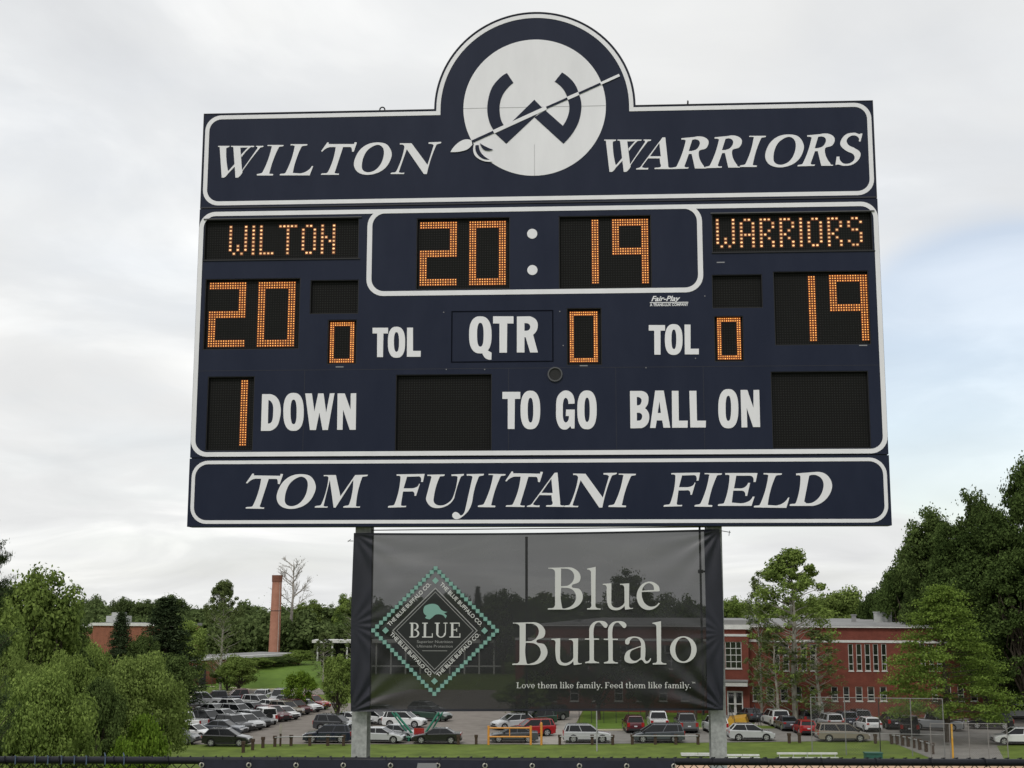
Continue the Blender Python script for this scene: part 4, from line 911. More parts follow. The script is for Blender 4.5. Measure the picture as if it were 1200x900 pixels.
def car(kind, paint, px, py, hd, label, group='cars parked in the school car park', at=None):
    if kind not in PROTO: PROTO[kind] = car_proto(kind)
    parts, L, Wd = PROTO[kind]; h = R_(hd)
    g = G(px, py, 0.0); ext = abs(math.sin(h))*L/2+abs(math.cos(h))*Wd/2
    cy = g.y+ext; cx = g.x*(cy/g.y)
    if at: cx, cy = at[0], at[1]
    root = empty(NAMES[kind], (cx, cy, 0.027), h, label, CATS.get(kind, 'car'), group)
    for nm, me, loc in parts:
        if nm == 'wheel':
            o = link('wheel', me[0], root); o.location = loc; r = link('rim', me[1], o); continue
        o = link(nm, me, root)
        if loc: o.location = loc
        if nm == 'body': o.material_slots[0].link = 'OBJECT'; o.material_slots[0].material = PAINT[paint]
    PLACED.append((cx, cy, h, L, Wd, label))
CARS = [
 # left car park, nearest row
 ('crossover', 'black', 266, 875.5, -3, 'black SUV parked side-on nearest the wooden posts at the left'),
 ('crossover', 'grey', 205, 873.5, -8, 'dark grey SUV half hidden behind the bright green bush'),
 ('sedan', 'white', 226, 868.3, -20, 'white sedan just behind the half hidden grey SUV'),
 ('sedan', 'slate', 262, 862.6, -12, 'slate blue sedan tucked behind the nearest black SUV'),
 ('pickup', 'white', 212, 857.5, 160, 'white pickup partly hidden by the willow-like tree'),
 ('suv', 'black', 274, 860.4, -40, 'black SUV with its nose towards the lane, second in its row'),
 ('crossover', 'silver', 288, 857.2, -40, 'silver SUV next in the row after the angled black SUV'),
 ('suv', 'grey', 297, 853.8, -40, 'grey SUV parked beside the white off-roader'),
 ('jeep', 'white', 309, 850.7, 118, 'white boxy off-roader with spare wheel on its back'),
 ('suv', 'maroon', 319, 847.2, -38, 'dark maroon SUV right behind the white off-roader'),
 ('hatch', 'white', 332, 845.0, -40, 'small white hatchback peeping out beyond the dark maroon SUV'),
 ('suv', 'tan', 335, 841.0, -40, 'brownish SUV in the middle of the angled row'),
 ('suv', 'maroon', 345, 838.2, -40, 'deep red SUV between the brownish SUV and the far white sedan'),
 ('sedan', 'white', 357, 835.6, -35, 'white sedan at the far end of the angled row'),
 ('suv', 'red', 366, 832.6, -32, 'bright red SUV, last of the angled row by the small round tree'),
 ('suv', 'darkgrey', 243, 853.5, -30, 'charcoal SUV in the second row by the trees'),
 ('crossover', 'silver', 262, 850.2, -30, 'silver SUV in the middle of the second row'),
 ('suv', 'lightgrey', 279, 845.6, -32, 'pale grey SUV behind the second row of cars'),
 ('sedan', 'silver', 251, 843.2, -30, 'low silver sedan in the third row near the trees'),
 ('crossover', 'grey', 297, 841.3, -35, 'mid grey SUV with a long roofline in the third row'),
 ('sedan', 'white', 318, 836.5, -35, 'white sedan in front of the far silver van'),
 ('crossover', 'white', 275, 836.5, -30, 'white SUV two rows from the curved road'),
 ('suv', 'silver', 303, 832.2, -35, 'silver SUV standing just beyond the mid grey SUV'),
 ('hatch', 'lightgrey', 340, 830.2, -38, 'pale grey hatchback close to the round tree'),
 ('pickup', 'maroon', 281, 827.3, -160, 'dark red pickup in the farthest row below the curved road'),
 ('pickup', 'navy', 256, 827.5, -165, 'navy pickup in the farthest row below the curved road'),
 ('pickup', 'silver', 235, 828.8, 15, 'silver pickup at the tree end of the farthest row'),
 ('hatch', 'silver', 306, 825.5, -95, 'small silver car facing the camera in the farthest row'),
 ('minivan', 'lightgrey', 328, 825.0, -92, 'tall pale grey van facing the camera in the farthest row'),
 ('crossover', 'maroon', 113, 874, -10, 'maroon car seen in a gap under the big trees at the left'),
 ('suv', 'olive', 143, 874, -170, 'olive grey SUV deep under the trees at the left'),
 # cars around the left post
 ('suv', 'navy', 384, 871.5, 180, 'dark blue SUV side-on just left of the steel post'),
 ('sedan', 'silver', 408, 866.0, 172, 'silver sedan nose hidden behind the left steel post'),
 ('suv', 'darkgrey', 394, 858.5, -15, 'charcoal SUV roof showing over the dark blue SUV'),
 ('sedan', 'white', 411, 852.2, -25, 'white sedan cut off by the edge of the banner'),
 ('sedan', 'silver', 446, 872.0, -8, 'silver sedan just right of the left steel post'),
 ('sedan', 'lightgrey', 469, 870.0, -30, 'pale grey sedan wedged between the silver sedan and the black sedan'),
 ('sedan', 'black', 512, 872.2, 178, 'long black sedan side-on in front of the green frame'),
 ('suv', 'white', 474, 853.5, -14, 'white estate car behind the green frame'),
 ('hatch', 'white', 440, 851.8, -30, 'small white car beside the white estate'),
 ('crossover', 'grey', 452, 844.8, -20, 'grey car directly under the bottom hem of the banner'),
 ('crossover', 'green', 506, 846.5, -28, 'dark green car at the far tip of the green frame'),
 ('crossover', 'slate', 500, 840.0, -30, 'slate grey car farthest along beside the green frame'),
 # by the orange barrier and path
 ('sedan', 'slate', 602, 871.0, 180, 'dark sedan seen through the orange pipe barrier'),
 ('suv', 'red', 623, 864.5, 195, 'red SUV behind the orange pipe barrier'),
 ('crossover', 'silver', 601, 856.2, 205, 'silver SUV behind the red one, under the leafy branch'),
 ('suv', 'green', 628, 853.5, 215, 'dark green SUV parked along the footpath'),
 ('suv', 'darkgrey', 643, 846.5, 215, 'charcoal SUV at the far end of the row along the footpath'),
 ('suv', 'silver', 688, 871.2, 0, 'silver SUV with a spare wheel side-on beside the concrete footpath'),
 # right car park
 ('suv', 'maroon', 742, 860.0, 92, 'maroon SUV seen from behind in front of the lawn'),
 ('pickup', 'white', 771, 857.0, 88, 'white pickup nose on behind the long dark estate'),
 ('minivan', 'slate', 771, 871.0, 180, 'long dark slate minivan side-on in front of the right car park'),
 ('pickup', 'grey', 804, 860.0, 90, 'grey pickup left of the right steel post'),
 ('suv', 'white', 838, 861.0, 95, 'white SUV half hidden by the right steel post'),
 ('crossover', 'silver', 880, 869.0, 0, 'silver SUV side-on below the school doors'),
 ('sedan', 'slate', 880, 854.5, 100, 'slate blue sedan between the silver SUV and the yellow ramp'),
 ('minivan', 'white', 909, 857.0, 95, 'white van parked below the left row of low windows'),
 ('sedan', 'slate', 922, 859.5, 92, 'dark blue-grey sedan seen from behind beside the white van'),
 ('hatch', 'red', 943, 859.5, 90, 'red hatchback half hidden by the pale tree trunk'),
 ('suv', 'darkgrey', 946, 853.6, 92, 'charcoal SUV beyond the red hatchback'),
 ('minivan', 'tan', 987, 870.0, 0, 'two-tone brownish minivan side-on behind the tall wire fence'),
 ('suv', 'silver', 972, 856.0, 95, 'silver SUV behind the roof of the brownish minivan'),
 ('suv', 'navy', 990, 855.0, 92, 'navy SUV in the row below the low windows'),
 ('suv', 'black', 1006, 852.5, 92, 'black SUV with a pale roof rack beyond the white hatchback'),
 ('hatch', 'white', 1017, 858.5, 95, 'white hatchback seen from behind inside the tall wire fence'),
 ('suv', 'black', 1045, 858.5, 88, 'black SUV seen from behind at the left of the dark pickup'),
 ('pickup', 'black', 1066, 861.0, 75, 'black pickup beside the white double-cab pickup'),
 ('pickup', 'lightgrey', 1097, 859.5, -22, 'silver double-cab pickup under the big bright green tree'),
 ('suv', 'black', 1161, 856.0, 165, 'black SUV under the dark wood at the right'),
 ('crossover', 'silver', 1193, 843.5, 175, 'silver SUV highest up the slope at the right edge'),
 ('crossover', 'white', 1191, 874.0, 176, 'white hatchback-style SUV at the right edge below the wood'),
]
def obb(a, b):
    def corners(c): 
        x, y, h, L, Wd, _ = c; u = (math.cos(h), math.sin(h)); v = (-u[1], u[0])
        return [(x+s*u[0]*L/2+t*v[0]*Wd/2, y+s*u[1]*L/2+t*v[1]*Wd/2) for s in (-1, 1) for t in (-1, 1)], (u, v)
    A, ax = corners(a); B, bx = corners(b); pen = 9
    for u in ax+bx:
        pa = [p[0]*u[0]+p[1]*u[1] for p in A]; pb = [p[0]*u[0]+p[1]*u[1] for p in B]
        o = min(max(pa), max(pb))-max(min(pa), min(pb))
        if o <= 0: return 0
        pen = min(pen, o)
    return pen
def foot(kind, px, py, hd):
    c = CS[kind]; h = R_(hd); g = G(px, py, 0.0); cy = g.y+abs(math.sin(h))*c['L']/2+abs(math.cos(h))*c['W']/2
    return [g.x*(cy/g.y), cy, h, c['L']+.12, c['W']+.25, '']
FT = [foot(c_[0], c_[2], c_[3], c_[4]) for c_ in CARS]
for it in range(120):
    moved = False
    for i in range(len(FT)):
        for j in range(i):
            if obb(FT[i], FT[j]) > 0:
                a, b = (FT[i], FT[j]) if FT[i][1] > FT[j][1] else (FT[j], FT[i])
                for q, dl in ((a, .12), (b, -.06)):
                    if q is b and q[1] < 131: continue
                    q[0] *= (q[1]+dl)/q[1]; q[1] += dl
                moved = True
    if not moved: break
for c_, f_ in zip(CARS, FT): car(*c_, at=f_)
import os
if os.environ.get('DBG'):
    for i in range(len(PLACED)):
        for j in range(i):
            p_ = obb(PLACED[i], PLACED[j])
            if p_ > 0.05: print('OVERLAP %.2f | %s | %s' % (p_, PLACED[i][5], PLACED[j][5]))

# ================================================================== SCHOOL
M['brick'] = mat('red_brick', (0.125, 0.036, 0.025), 0.85, scale=0.9, var=0.2, col2=(0.180, 0.052, 0.035), bump=0.2, bscale=12, spec=0.2, detail=12)
M['brick2'] = mat('orange_brick', (0.19, 0.072, 0.045), 0.85, scale=1.2, col2=(0.26, 0.10, 0.06), spec=0.2, detail=12)
def brickify(m, sx=0.22, sz=0.075):
    t = m.node_tree; p = t.nodes['Principled BSDF']; src = p.inputs['Base Color'].links[0].from_socket
    b = t.nodes.new('ShaderNodeTexBrick'); b.inputs['Scale'].default_value = 1.0; b.inputs['Brick Width'].default_value = sx; b.inputs['Row Height'].default_value = sz; b.inputs['Mortar Size'].default_value = 0.006
    b.inputs['Color1'].default_value = (.85, .85, .85, 1); b.inputs['Color2'].default_value = (1.1, 1.1, 1.1, 1); b.inputs['Mortar'].default_value = (1.5, 1.9, 2.2, 1)
    tcn = t.nodes.new('ShaderNodeTexCoord'); s_ = t.nodes.new('ShaderNodeSeparateXYZ'); c_ = t.nodes.new('ShaderNodeCombineXYZ'); ad = t.nodes.new('ShaderNodeMath'); ad.operation = 'ADD'
    t.links.new(tcn.outputs['Object'], s_.inputs[0]); t.links.new(s_.outputs[0], ad.inputs[0]); t.links.new(s_.outputs[1], ad.inputs[1]); t.links.new(ad.outputs[0], c_.inputs[0]); t.links.new(s_.outputs[2], c_.inputs[1]); t.links.new(c_.outputs[0], b.inputs['Vector'])
    mx_ = t.nodes.new('ShaderNodeMix'); mx_.data_type = 'RGBA'; mx_.blend_type = 'MULTIPLY'; mx_.inputs[0].default_value = 0.8
    t.links.new(src, mx_.inputs['A']); t.links.new(b.outputs['Color'], mx_.inputs['B']); t.links.new(mx_.outputs['Result'], p.inputs['Base Color'])
brickify(M['brick']); brickify(M['brick2'])
M['wtrim'] = mat('white_painted_trim', (0.56, 0.56, 0.54), 0.6, var=0.1, scale=2); M['roof'] = mat('pale_roof_membrane', (0.25, 0.25, 0.25), 0.9, var=0.2, scale=0.25, spec=0.03)
M['pane'] = mat('window_pane', (0.012, 0.014, 0.014), 0.06, var=0.5, scale=0.5, spec=0.8); M['ac'] = mat('metal_cabinet', (0.42, 0.43, 0.42), 0.5)
M['yellow'] = mat('yellow_paint', (0.50, 0.28, 0.03), 0.5, var=0.12); M['orange'] = mat('orange_paint', (0.60, 0.27, 0.05), 0.5, var=0.12); M['rail'] = mat('dark_rail', (0.03, 0.03, 0.03), 0.5)
class Plane:
    def __init__(s, pxa, da, pxb, db):
        a, b = ray(pxa, 700), ray(pxb, 700); A = a*(da/a.y); B = b*(db/b.y)
        s.o = Vector((A.x, A.y, 0)); s.u = Vector((B.x-A.x, B.y-A.y, 0)).normalized(); s.n = Vector((-s.u.y, s.u.x, 0)); s.rot = math.atan2(s.u.y, s.u.x)
    def P(s, px, py, d=0.0):
        r = ray(px, py); o = Vector((0, 0, CZ)); pl = s.o+s.n*d; t = (pl-o).dot(s.n)/r.dot(s.n); p = o+r*t-pl
        return p.dot(s.u), p.z
pl = Plane(848, 166, 1056, 161.5)
school = empty('school_building', pl.o, pl.rot, 'long two-storey red brick school with white trim and tall mullioned windows', 'building')
def win(px0, py0, px1, py1, rows, cols, parent, plane, d=0.0, sill=True, wall_depth=0.18, rowpos=None):
    u0, z1 = plane.P(px0, py0, d); u1, z0 = plane.P(px1, py1, d); t = 0.062
    mb = MB(); y0, y1 = d+wall_depth-.10, d+wall_depth-.02
    mb.box(u0, u0+t, y0, y1, z0, z1); mb.box(u1-t, u1, y0, y1, z0, z1); mb.box(u0+t, u1-t, y0, y1, z0, z0+t); mb.box(u0+t, u1-t, y0, y1, z1-t, z1)
    zs = rowpos or [i/rows for i in range(1, rows)]
    for f_ in zs: z = z0+(z1-z0)*f_; mb.box(u0+t, u1-t, y0+.01, y1-.001, z-.038, z+.038)
    for i in range(1, cols): x = u0+(u1-u0)*i/cols; mb.box(x-.032, x+.032, y0-.003, y1-.002, z0+t, z1-t)
    fr = mb.build('window', M['wtrim'], parent)
    MB().box(u0+.02, u1-.02, y1-.03, y1-.015, z0+.02, z1-.02).build('pane', M['pane'], fr)
    if sill: MB().box(u0-.06, u1+.06, d-.08, d+.1, z0-.12, z0-.004).build('sill', M['wtrim'], fr)
    return (u0, z0, u1, z1)
lows = []; ups = []
H_ = []
LOWX = [(882, 891.6), (898, 907.6), (914.4, 923.6), (930.6, 940), (949, 956), (974, 982), (988, 995.6), (1002.4, 1011), (1016.4, 1025), (1031, 1039.4), (1092, 1099), (1107, 1115), (1122, 1130), (1137, 1146)]
UPX = [(906.4, 914), (917, 925), (927.4, 935), (938, 945.6), (949, 957.6), (993.6, 1000.4), (1003, 1010.4), (1013, 1020.4), (1022.6, 1030), (1032.4, 1039.6), (1078, 1085), (1088, 1095), (1097, 1104), (1124, 1131), (1134, 1140), (1143, 1149)]
for a, b in LOWX: H_.append(win(a, 804.6, b, 821.5, 2, 1, school, pl, rowpos=[.42]))
for a, b in UPX: H_.append(win(a, 754.6, b, 786, 3, 1, school, pl, rowpos=[.25, .58]))
LEFTW = [(616+i*26, 626+i*26) for i in range(8)]
for a, b in LEFTW: H_.append(win(a, 800, b, 821.5, 2, 1, school, pl, rowpos=[.42]))
for a, b in LEFTW[::2]: H_.append(win(a, 756, b+12, 784, 3, 3, school, pl))
uL, _ = pl.P(604, 760); uB0, _ = pl.P(846, 760); uB1, _ = pl.P(876, 760); uR, _ = pl.P(1178, 760); _, zc1 = pl.P(960, 752.8)
def wall(u0, u1, z0, z1, holes, d0, th, parent, name='wall', m='brick'):
    hs = [[(a, b), (c, b), (c, e_), (a, e_)] for a, b, c, e_ in holes if a > u0 and c < u1]
    mb = MB(); sheet(mb, [[(u0, z0), (u1, z0), (u1, z1), (u0, z1)]]+hs, d0, th); return mb.build(name, M[m], parent)
wall(uB1, uR, 0, zc1, H_, 0, .2, school); wall(uL, uB0, 0, zc1, H_, 0, .2, school)
MB().box(uB1, uR, .22, 40, 0, zc1-.3).build('core', M['brick'], school); MB().box(uL, uB0, .22, 40, 0, zc1-.3).build('core', M['brick'], school)
MB().box(uB1-.02, uR+.05, -.07, .3, zc1+.004, zc1+.28).build('string_course', M['wtrim'], school); MB().box(uL-.05, uB0-.02, -.07, .3, zc1+.004, zc1+.28).build('string_course', M['wtrim'], school)
MB().box(uL, uR, .3, 3.0, zc1-.3, zc1-.02).build('roof', M['roof'], school)
_, zr0 = pl.P(980, 735.4, 3.0); _, zr1 = pl.P(980, 733.2, 3.0)
wall(uL+2, uR-2, zc1-.3, zr0, [], 3.0, .3, school, 'upper_wall')
MB().box(uL+1.7, uR-1.7, 2.6, 3.4, zr0+.004, zr1-.12).build('fascia', M['wtrim'], school)
MB().box(uL+1.9, uR-1.9, 3.4, 62, zr0-.4, zr1).build('roof', M['roof'], school)
mb = MB()
for i in range(6): mb.box(uL+4+i*11, uL+4.6+i*11, 20+i*3, 23+i*3, zr1+.001, zr1+.3)
mb.build('roof_curb', M['roof'], school, kind='stuff')
for px, py, w_, h_, nm in ((1035, 729, 2.4, 1.3, 'roof_unit'), (1001, 731, .6, .9, 'roof_vent'), (930, 730, 3, .7, 'roof_unit'), (880, 731, 1.5, .7, 'roof_vent')):
    u, _ = pl.P(px, py, 30); mb = MB(); mb.box(u-w_/2, u+w_/2, 30, 31.5, zr1+.002, zr1+h_); mb.box(u-w_/2-.1, u+w_/2+.1, 29.9, 31.6, zr1+h_+.001, zr1+h_+.12); mb.build(nm, M['ac'] if 'unit' in nm else M['roof'], school)
# projecting entrance bay
d0 = -2.2
b0, zt = pl.P(838, 745.6, d0); b1, _ = pl.P(876.5, 745.6, d0); _, zt2 = pl.P(860, 737, d0+1)
hb = [win(849.6, 752, 869.4, 783.4, 4, 3, school, pl, d0)]
du0, dz1 = pl.P(851.8, 809.5, d0); du1, _ = pl.P(870.6, 809.5, d0)
hb.append((du0, 0.02, du1, dz1))
mb = MB(); sheet(mb, [[(b0, 0), (b1, 0), (b1, zt), (b0, zt)]]+[[(a, b), (c, b), (c, e_), (a, e_)] for a, b, c, e_ in hb], d0, .2); mb.build('bay_wall', M['brick'], school)
MB().box(b0, b0+.2, d0+.202, 0, 0, zt).build('bay_wall', M['brick'], school); MB().box(b1-.2, b1, d0+.202, 0, 0, zt).build('bay_wall', M['brick'], school)
MB().box(b0+.2, b1-.2, d0+.21, 1, 0, zt-.01).build('core', M['pane'], school)
MB().box(b0-.06, b1+.06, d0-.07, 0, zt+.003, zt+.25).build('string_course', M['wtrim'], school)
_, zk = pl.P(860, 737.4, d0+1); wv = win(847, 738.4, 854.6, 744.5, 1, 1, school, pl, d0+1, sill=False)
MB().box(b0, b1-.3, d0+1, 0.2, zt+.255, zk).build('bay_wall', M['brick'], school)
MB().box(b0-.3, b1+.25, d0+.6, 4, zk+.003, zk+.55).build('fascia', M['wtrim'], school)
MB().box(b0-.1, b1, d0+.8, 14, zk+.56, zk+1.1).build('roof', M['roof'], school)
cn0, cz1 = pl.P(850, 797, d0-1.2); cn1, cz0 = pl.P(876, 804.6, d0-1.2)
MB().box(cn0, cn1, d0-1.2, d0-.002, cz0, cz1-.25).build('canopy', M['wtrim'], school); MB().box(cn0-.05, cn1+.05, d0-1.3, d0-.003, cz1-.2, cz1).build('canopy', M['roof'], school)
for k in (0, 1):
    a, b = (du0+.02, (du0+du1)/2-.01) if k == 0 else ((du0+du1)/2+.01, du1-.02); t = .13
    mb = MB(); y0, y1 = d0+.05, d0+.12
    mb.box(a, a+t, y0, y1, .02, dz1-.02); mb.box(b-t, b, y0, y1, .02, dz1-.02); mb.box(a+t, b-t, y0, y1, .02, .35); mb.box(a+t, b-t, y0, y1, dz1-.2, dz1-.02); mb.box(a+t, b-t, y0, y1, dz1*.45, dz1*.45+.12)
    dr = mb.build('door', M['wtrim'], school); MB().box(a+.05, b-.05, y1-.03, y1-.015, .1, dz1-.1).build('pane', M['pane'], dr)
    hx = (b-.09) if k == 0 else (a+.09); MB().bar((hx, y0-.05, 1.0), (hx, y0-.05, 1.35), .02, 6).build('handle', M['bolt'], dr)
u, z1 = pl.P(955.5, 823.5, -1); u1_, _ = pl.P(965, 823.5, -1)
mb = MB(); mb.box(u, u1_, -1, -.2, .05, z1); acm = mb.build('vent_cabinet', M['ac'], school); MB().box(u+.15, u1_-.35, -1.012, -.99, .3, z1-.3).build('grille', M['pane'], acm)
mb = MB(); u, _ = pl.P(962.5, 825, -.5); mb.bar((u, -.6, z1), (u, -.6, z1+.5), .09, 8); mb.build('vent_pipe', M['ac'], school)
# yellow ramp with rails in front of the doors
q0 = G(856, 850, 0); ramp = empty('entrance_ramp', (q0.x, q0.y, 0), pl.rot, 'yellow ramp with dark handrails in front of the school doors', 'ramp')
mb = MB(); mb.add([(-.3, 0, 0), (1.9, 0, 0), (1.9, 5, 0), (-.3, 5, 0), (-.3, 0, .6), (1.6, 0, .85), (1.6, 5, .85), (-.3, 5, .6)], [(0, 1, 5, 4), (1, 2, 6, 5), (2, 3, 7, 6), (3, 0, 4, 7), (4, 5, 6, 7)]); mb.build('ramp_body', M['yellow'], ramp)
for x in (-.35, 2.45, 4.6):
    mb = MB(); mb.path([Vector((x, 5, 1.9)), Vector((x+.25, 2.5, 1.6)), Vector((x+.75, 0, .9)), Vector((x+.9, -.4, 0))], [.035]*4, 6); [mb.bar((x+.3*i, 5-2.4*i, 0), (x+.3*i, 5-2.4*i, 1.9-.33*i), .03, 6) for i in range(3)]
    mb.build('handrail', M['rail'], ramp)
mb = MB(); mb.box(2.5, 6.5, 0.5, 5, .0, .05); mb.build('landing', M['concrete'], ramp)

# ================================================================== BUILDINGS AT THE LEFT
def block(label, pxa, da, pxb, db, ytop, back, fasc, m='brick2', name='brick_building', wins=(), cat='building', over=.3):
    p = Plane(pxa, da, pxb, db); root = empty(name, p.o, p.rot, label, cat)
    u0, z1 = p.P(pxa, ytop); u1, z1b = p.P(pxb, ytop); z1 = (z1+z1b)/2
    hs = [win(*w_, root, p) for w_ in wins]
    wall(u0, u1, 0, z1, hs, 0, .2, root, 'wall', m); MB().box(u0, u1, .202, back, 0, z1-.02).build('core', M[m], root)
    MB().box(u0-over, u1+over, -over, .6, z1+.003, z1+fasc).build('fascia', M['wtrim'], root); MB().box(u0-over+.02, u1+over-.02, .6, back+over, z1+.005, z1+fasc-.03).build('roof', M['roof'], root)
    return p, root, z1
p, r_b, z_ = block('orange-brick school block with flat white-edged roof behind the left trees', 109, 232, 206, 226, 733.5, 7, .45, wins=[(90+i*0, 745, 96, 752, 1, 1) for i in range(0)])
p2, r2_, z2_ = block('side wing of shaded orange brick at the far left block corner', 84, 246, 108, 233, 734.8, 5, .4, name='brick_wing', wins=[(88, 742, 94, 747, 2, 1), (88, 749, 94, 756, 2, 1)])
u, _ = p.P(133, 728, 8); MB().box(u-1.6, u+1.6, 8, 11, z_+.4, z_+1.5).build('roof_unit', M['ac'], r_b); MB().box(u-.6, u+1.2, 8.2, 10, z_+1.502, z_+2.1).build('roof_unit', M['ac'], r_b)
p, rr2, z_ = block('low school wing with long thin white roof edge left of the chimney', 222, 216, 352, 240, 771, 9, .38, name='low_wing', wins=[(226, 773.5, 231, 780, 1, 1), (232, 773.5, 237, 780, 1, 1), (238, 773.5, 243, 780, 1, 1)]+[(256+i*9.5, 772.6, 263+i*9.5, 781, 1, 1) for i in range(9)])
u0, _ = p.P(233, 790); u1, _ = p.P(241, 790); MB().box(u0, u1, -.06, -.002, 0, 2.6).build('door', M['rail'], rr2)
# glazed covered walkway with white posts
p = Plane(366, 250, 590, 250); walk = empty('covered_walkway', p.o, 0, 'white framed glazed walkway with flat roof left of the banner', 'walkway')
u0, z1 = p.P(366, 750); u1, _ = p.P(590, 750)
MB().box(u0, u1, -.4, 5, z1-.5, z1).build('roof', M['wtrim'], walk)
for i in range(14):
    x = u0+1+i*2.7
    if x < u1: MB().box(x-.14, x+.14, 0, .28, 0, z1-.502).build('post', M['wtrim'], walk)
MB().box(u0+.5, u1-.5, 3.5, 3.6, 0, z1-.51).build('glazing', M['pane'], walk); MB().box(u0+.5, u1-.5, .05, .15, 1.3, 1.55).build('rail', M['wtrim'], walk)
# chimney
g = Dp(320.3, 784, 262); chim = empty('brick_chimney', (g.x, g.y, 0), 0, 'tall tapering round brick chimney rising over the low wing', 'chimney'); Hc = Dp(320, 674, 262).z
mb = MB(); n = 24; rb_, rt_ = 1.12, .93
mb.bar((0, 0, 0), (.25, 0, Hc-1.3), rb_, n, rt_, cap=False); st = mb.build('stack', M['brick3'] if 'brick3' in M else M['brick2'], chim, smooth=True)
M['brick3'] = mat('chimney_brick', (0.33, 0.150, 0.105), 0.85, scale=0.8, col2=(0.44, 0.215, 0.155), spec=0.2, detail=12, bump=.2, bscale=6); st.data.materials[0] = M['brick3']
mb = MB(); mb.bar((.25, 0, Hc-1.302), (.25, 0, Hc), rt_+.07, n, rt_+.09, cap=False); mb.bar((.25, 0, Hc-.4), (.25, 0, Hc-.38), rt_+.05, n); mb.build('cap', mat('sooty_brick', (0.17, .07, .045), .9, var=.3, scale=3), chim, smooth=False)
for z in (Hc*.62,):
    x = .25*z/Hc; r = rb_+(rt_-rb_)*z/Hc; MB().bar((x, 0, z), (x, 0, z+.12), r+.025, n, cap=False).build('band', M['darksteel'], chim)
MB().bar((.85, -.75, 0), (.9, -.62, Hc-1), .045, 5).build('conductor', M['wtrim'], chim)
# small square brick enclosure at its foot
p, r3_, z_ = block('small brick boiler house at the foot of the chimney', 300, 258, 334, 258, 779, 5, .2, name='boiler_house')

# ================================================================== STREET FURNITURE
M['wood'] = mat('weathered_wood', (0.060, 0.042, 0.030), 0.9, var=0.3, scale=8, spec=0.2)
def bollard(px, py, label, h=1.0, grp='dark wooden posts edging the car parks'):
    g = G(px, py, 0); o = empty('wooden_post', (g.x, g.y, 0), 0, label, 'post', grp)
    MB().box(-.13, .13, -.13, .13, -.1, h*.74).build('shaft', M['wood'], o); MB().box(-.17, .17, -.16, .16, h*.742, h).build('cap_block', M['wood'], o)
    return Vector((g.x, g.y, h*.86))
def rail(pts, label):
    r = empty('guard_rail', (pts[0].x, pts[0].y, 0), 0, label, 'rail'); mb = MB(); o = pts[0]
    for a, b in zip(pts, pts[1:]): mb.bar((a.x-o.x, a.y-o.y-.2, a.z), (b.x-o.x, b.y-o.y-.2, b.z), .05, 6)
    mb.build('rail_bar', M['galv'], r)
bl = [(285, 882), (296, 879), (308, 876.5), (322, 875), (341, 874), (363, 874), (384, 874), (402.5, 874)]
ps = [bollard(a, b, 'dark wooden post by the left car park, '+t) for (a, b), t in zip(bl, ('nearest the fence and lowest', 'second from the fence, leaning row start', 'third along from the fence', 'left of the pale sign post', 'right of the pale sign post', 'in front of the dark blue SUV tail', 'in front of the dark blue SUV doors', 'next to the left steel post'))]
rail(ps[3:], 'thin rail linking the wooden posts in front of the dark blue SUV')
for a, b, t in ((558, 872.4, 'alone on the kerb left of the orange barrier'), (537, 872.6, 'at the bonnet of the long black sedan')): bollard(a, b, 'dark wooden post standing '+t, .9)
m1 = [bollard(a, 873, 'dark wooden post before the silver SUV, '+t, .95) for a, t in ((656, 'at its tail'), (694, 'at its middle'), (718, 'at its nose'))]; rail(m1, 'thin rail in front of the silver SUV by the footpath')
m2 = [bollard(a, 872.5, 'dark wooden post before the slate minivan, '+t, .95) for a, t in ((741, 'at its nose'), (768, 'under its windows'), (792, 'at its rear wheel'), (818, 'left of the right steel post'))]; rail(m2, 'thin rail in front of the slate minivan')
for a, b, t in ((925, 871, 'left one of a pair between silver SUV and minivan'), (937, 870.5, 'right one of a pair between silver SUV and minivan'), (1026, 871.5, 'at the nose of the brownish minivan')): bollard(a, b, 'dark wooden post, '+t, .95)
dg_ = [(1045, 872), (1051.5, 872.5), (1058, 874), (1064.5, 875.3), (1071, 877), (1078, 879), (1085.5, 881.5), (1093, 884)]
ord_ = ('first', 'second', 'third', 'fourth', 'fifth', 'sixth', 'seventh', 'eighth and nearest')
ps = [bollard(a, b, f'dark wooden post in the slanting row by the drive, {t} from the cars', 1.0) for (a, b), t in zip(dg_, ord_)]; rail(ps, 'thin rail along the slanting row of posts by the drive')
# sign post
g = G(328.5, 874.5, 0); o = empty('sign_post', (g.x, g.y, 0), 0, 'pale slender sign post with small white plate before the left car park', 'sign')
MB().box(-.09, .09, -.05, .05, 0, 1.5).build('post', M['wood'], o); MB().box(-.13, .13, -.08, -.052, 1.15, 2.05).build('sign_plate', M['concrete'], o)
# slim light pole by low wing
for px, yb, d_, yt, lb in ((252, 800, 214, 768, 'thin brown pole in front of the low wing'), (698, 872, 126, 828, 'thin grey pole at the kerb right of the footpath')):
    g = Dp(px, 700, d_); o = empty('pole', (g.x, g.y, 0), 0, lb, 'pole'); h = Dp(px, yt, d_).z; MB().bar((0, 0, 0), (0, 0, h), .07, 8, .05).build('shaft', M['galv'] if px > 500 else M['wood'], o); MB().bar((0, 0, h), (0, 0, h+.08), .08, 8).build('cap', M['galv'], o)
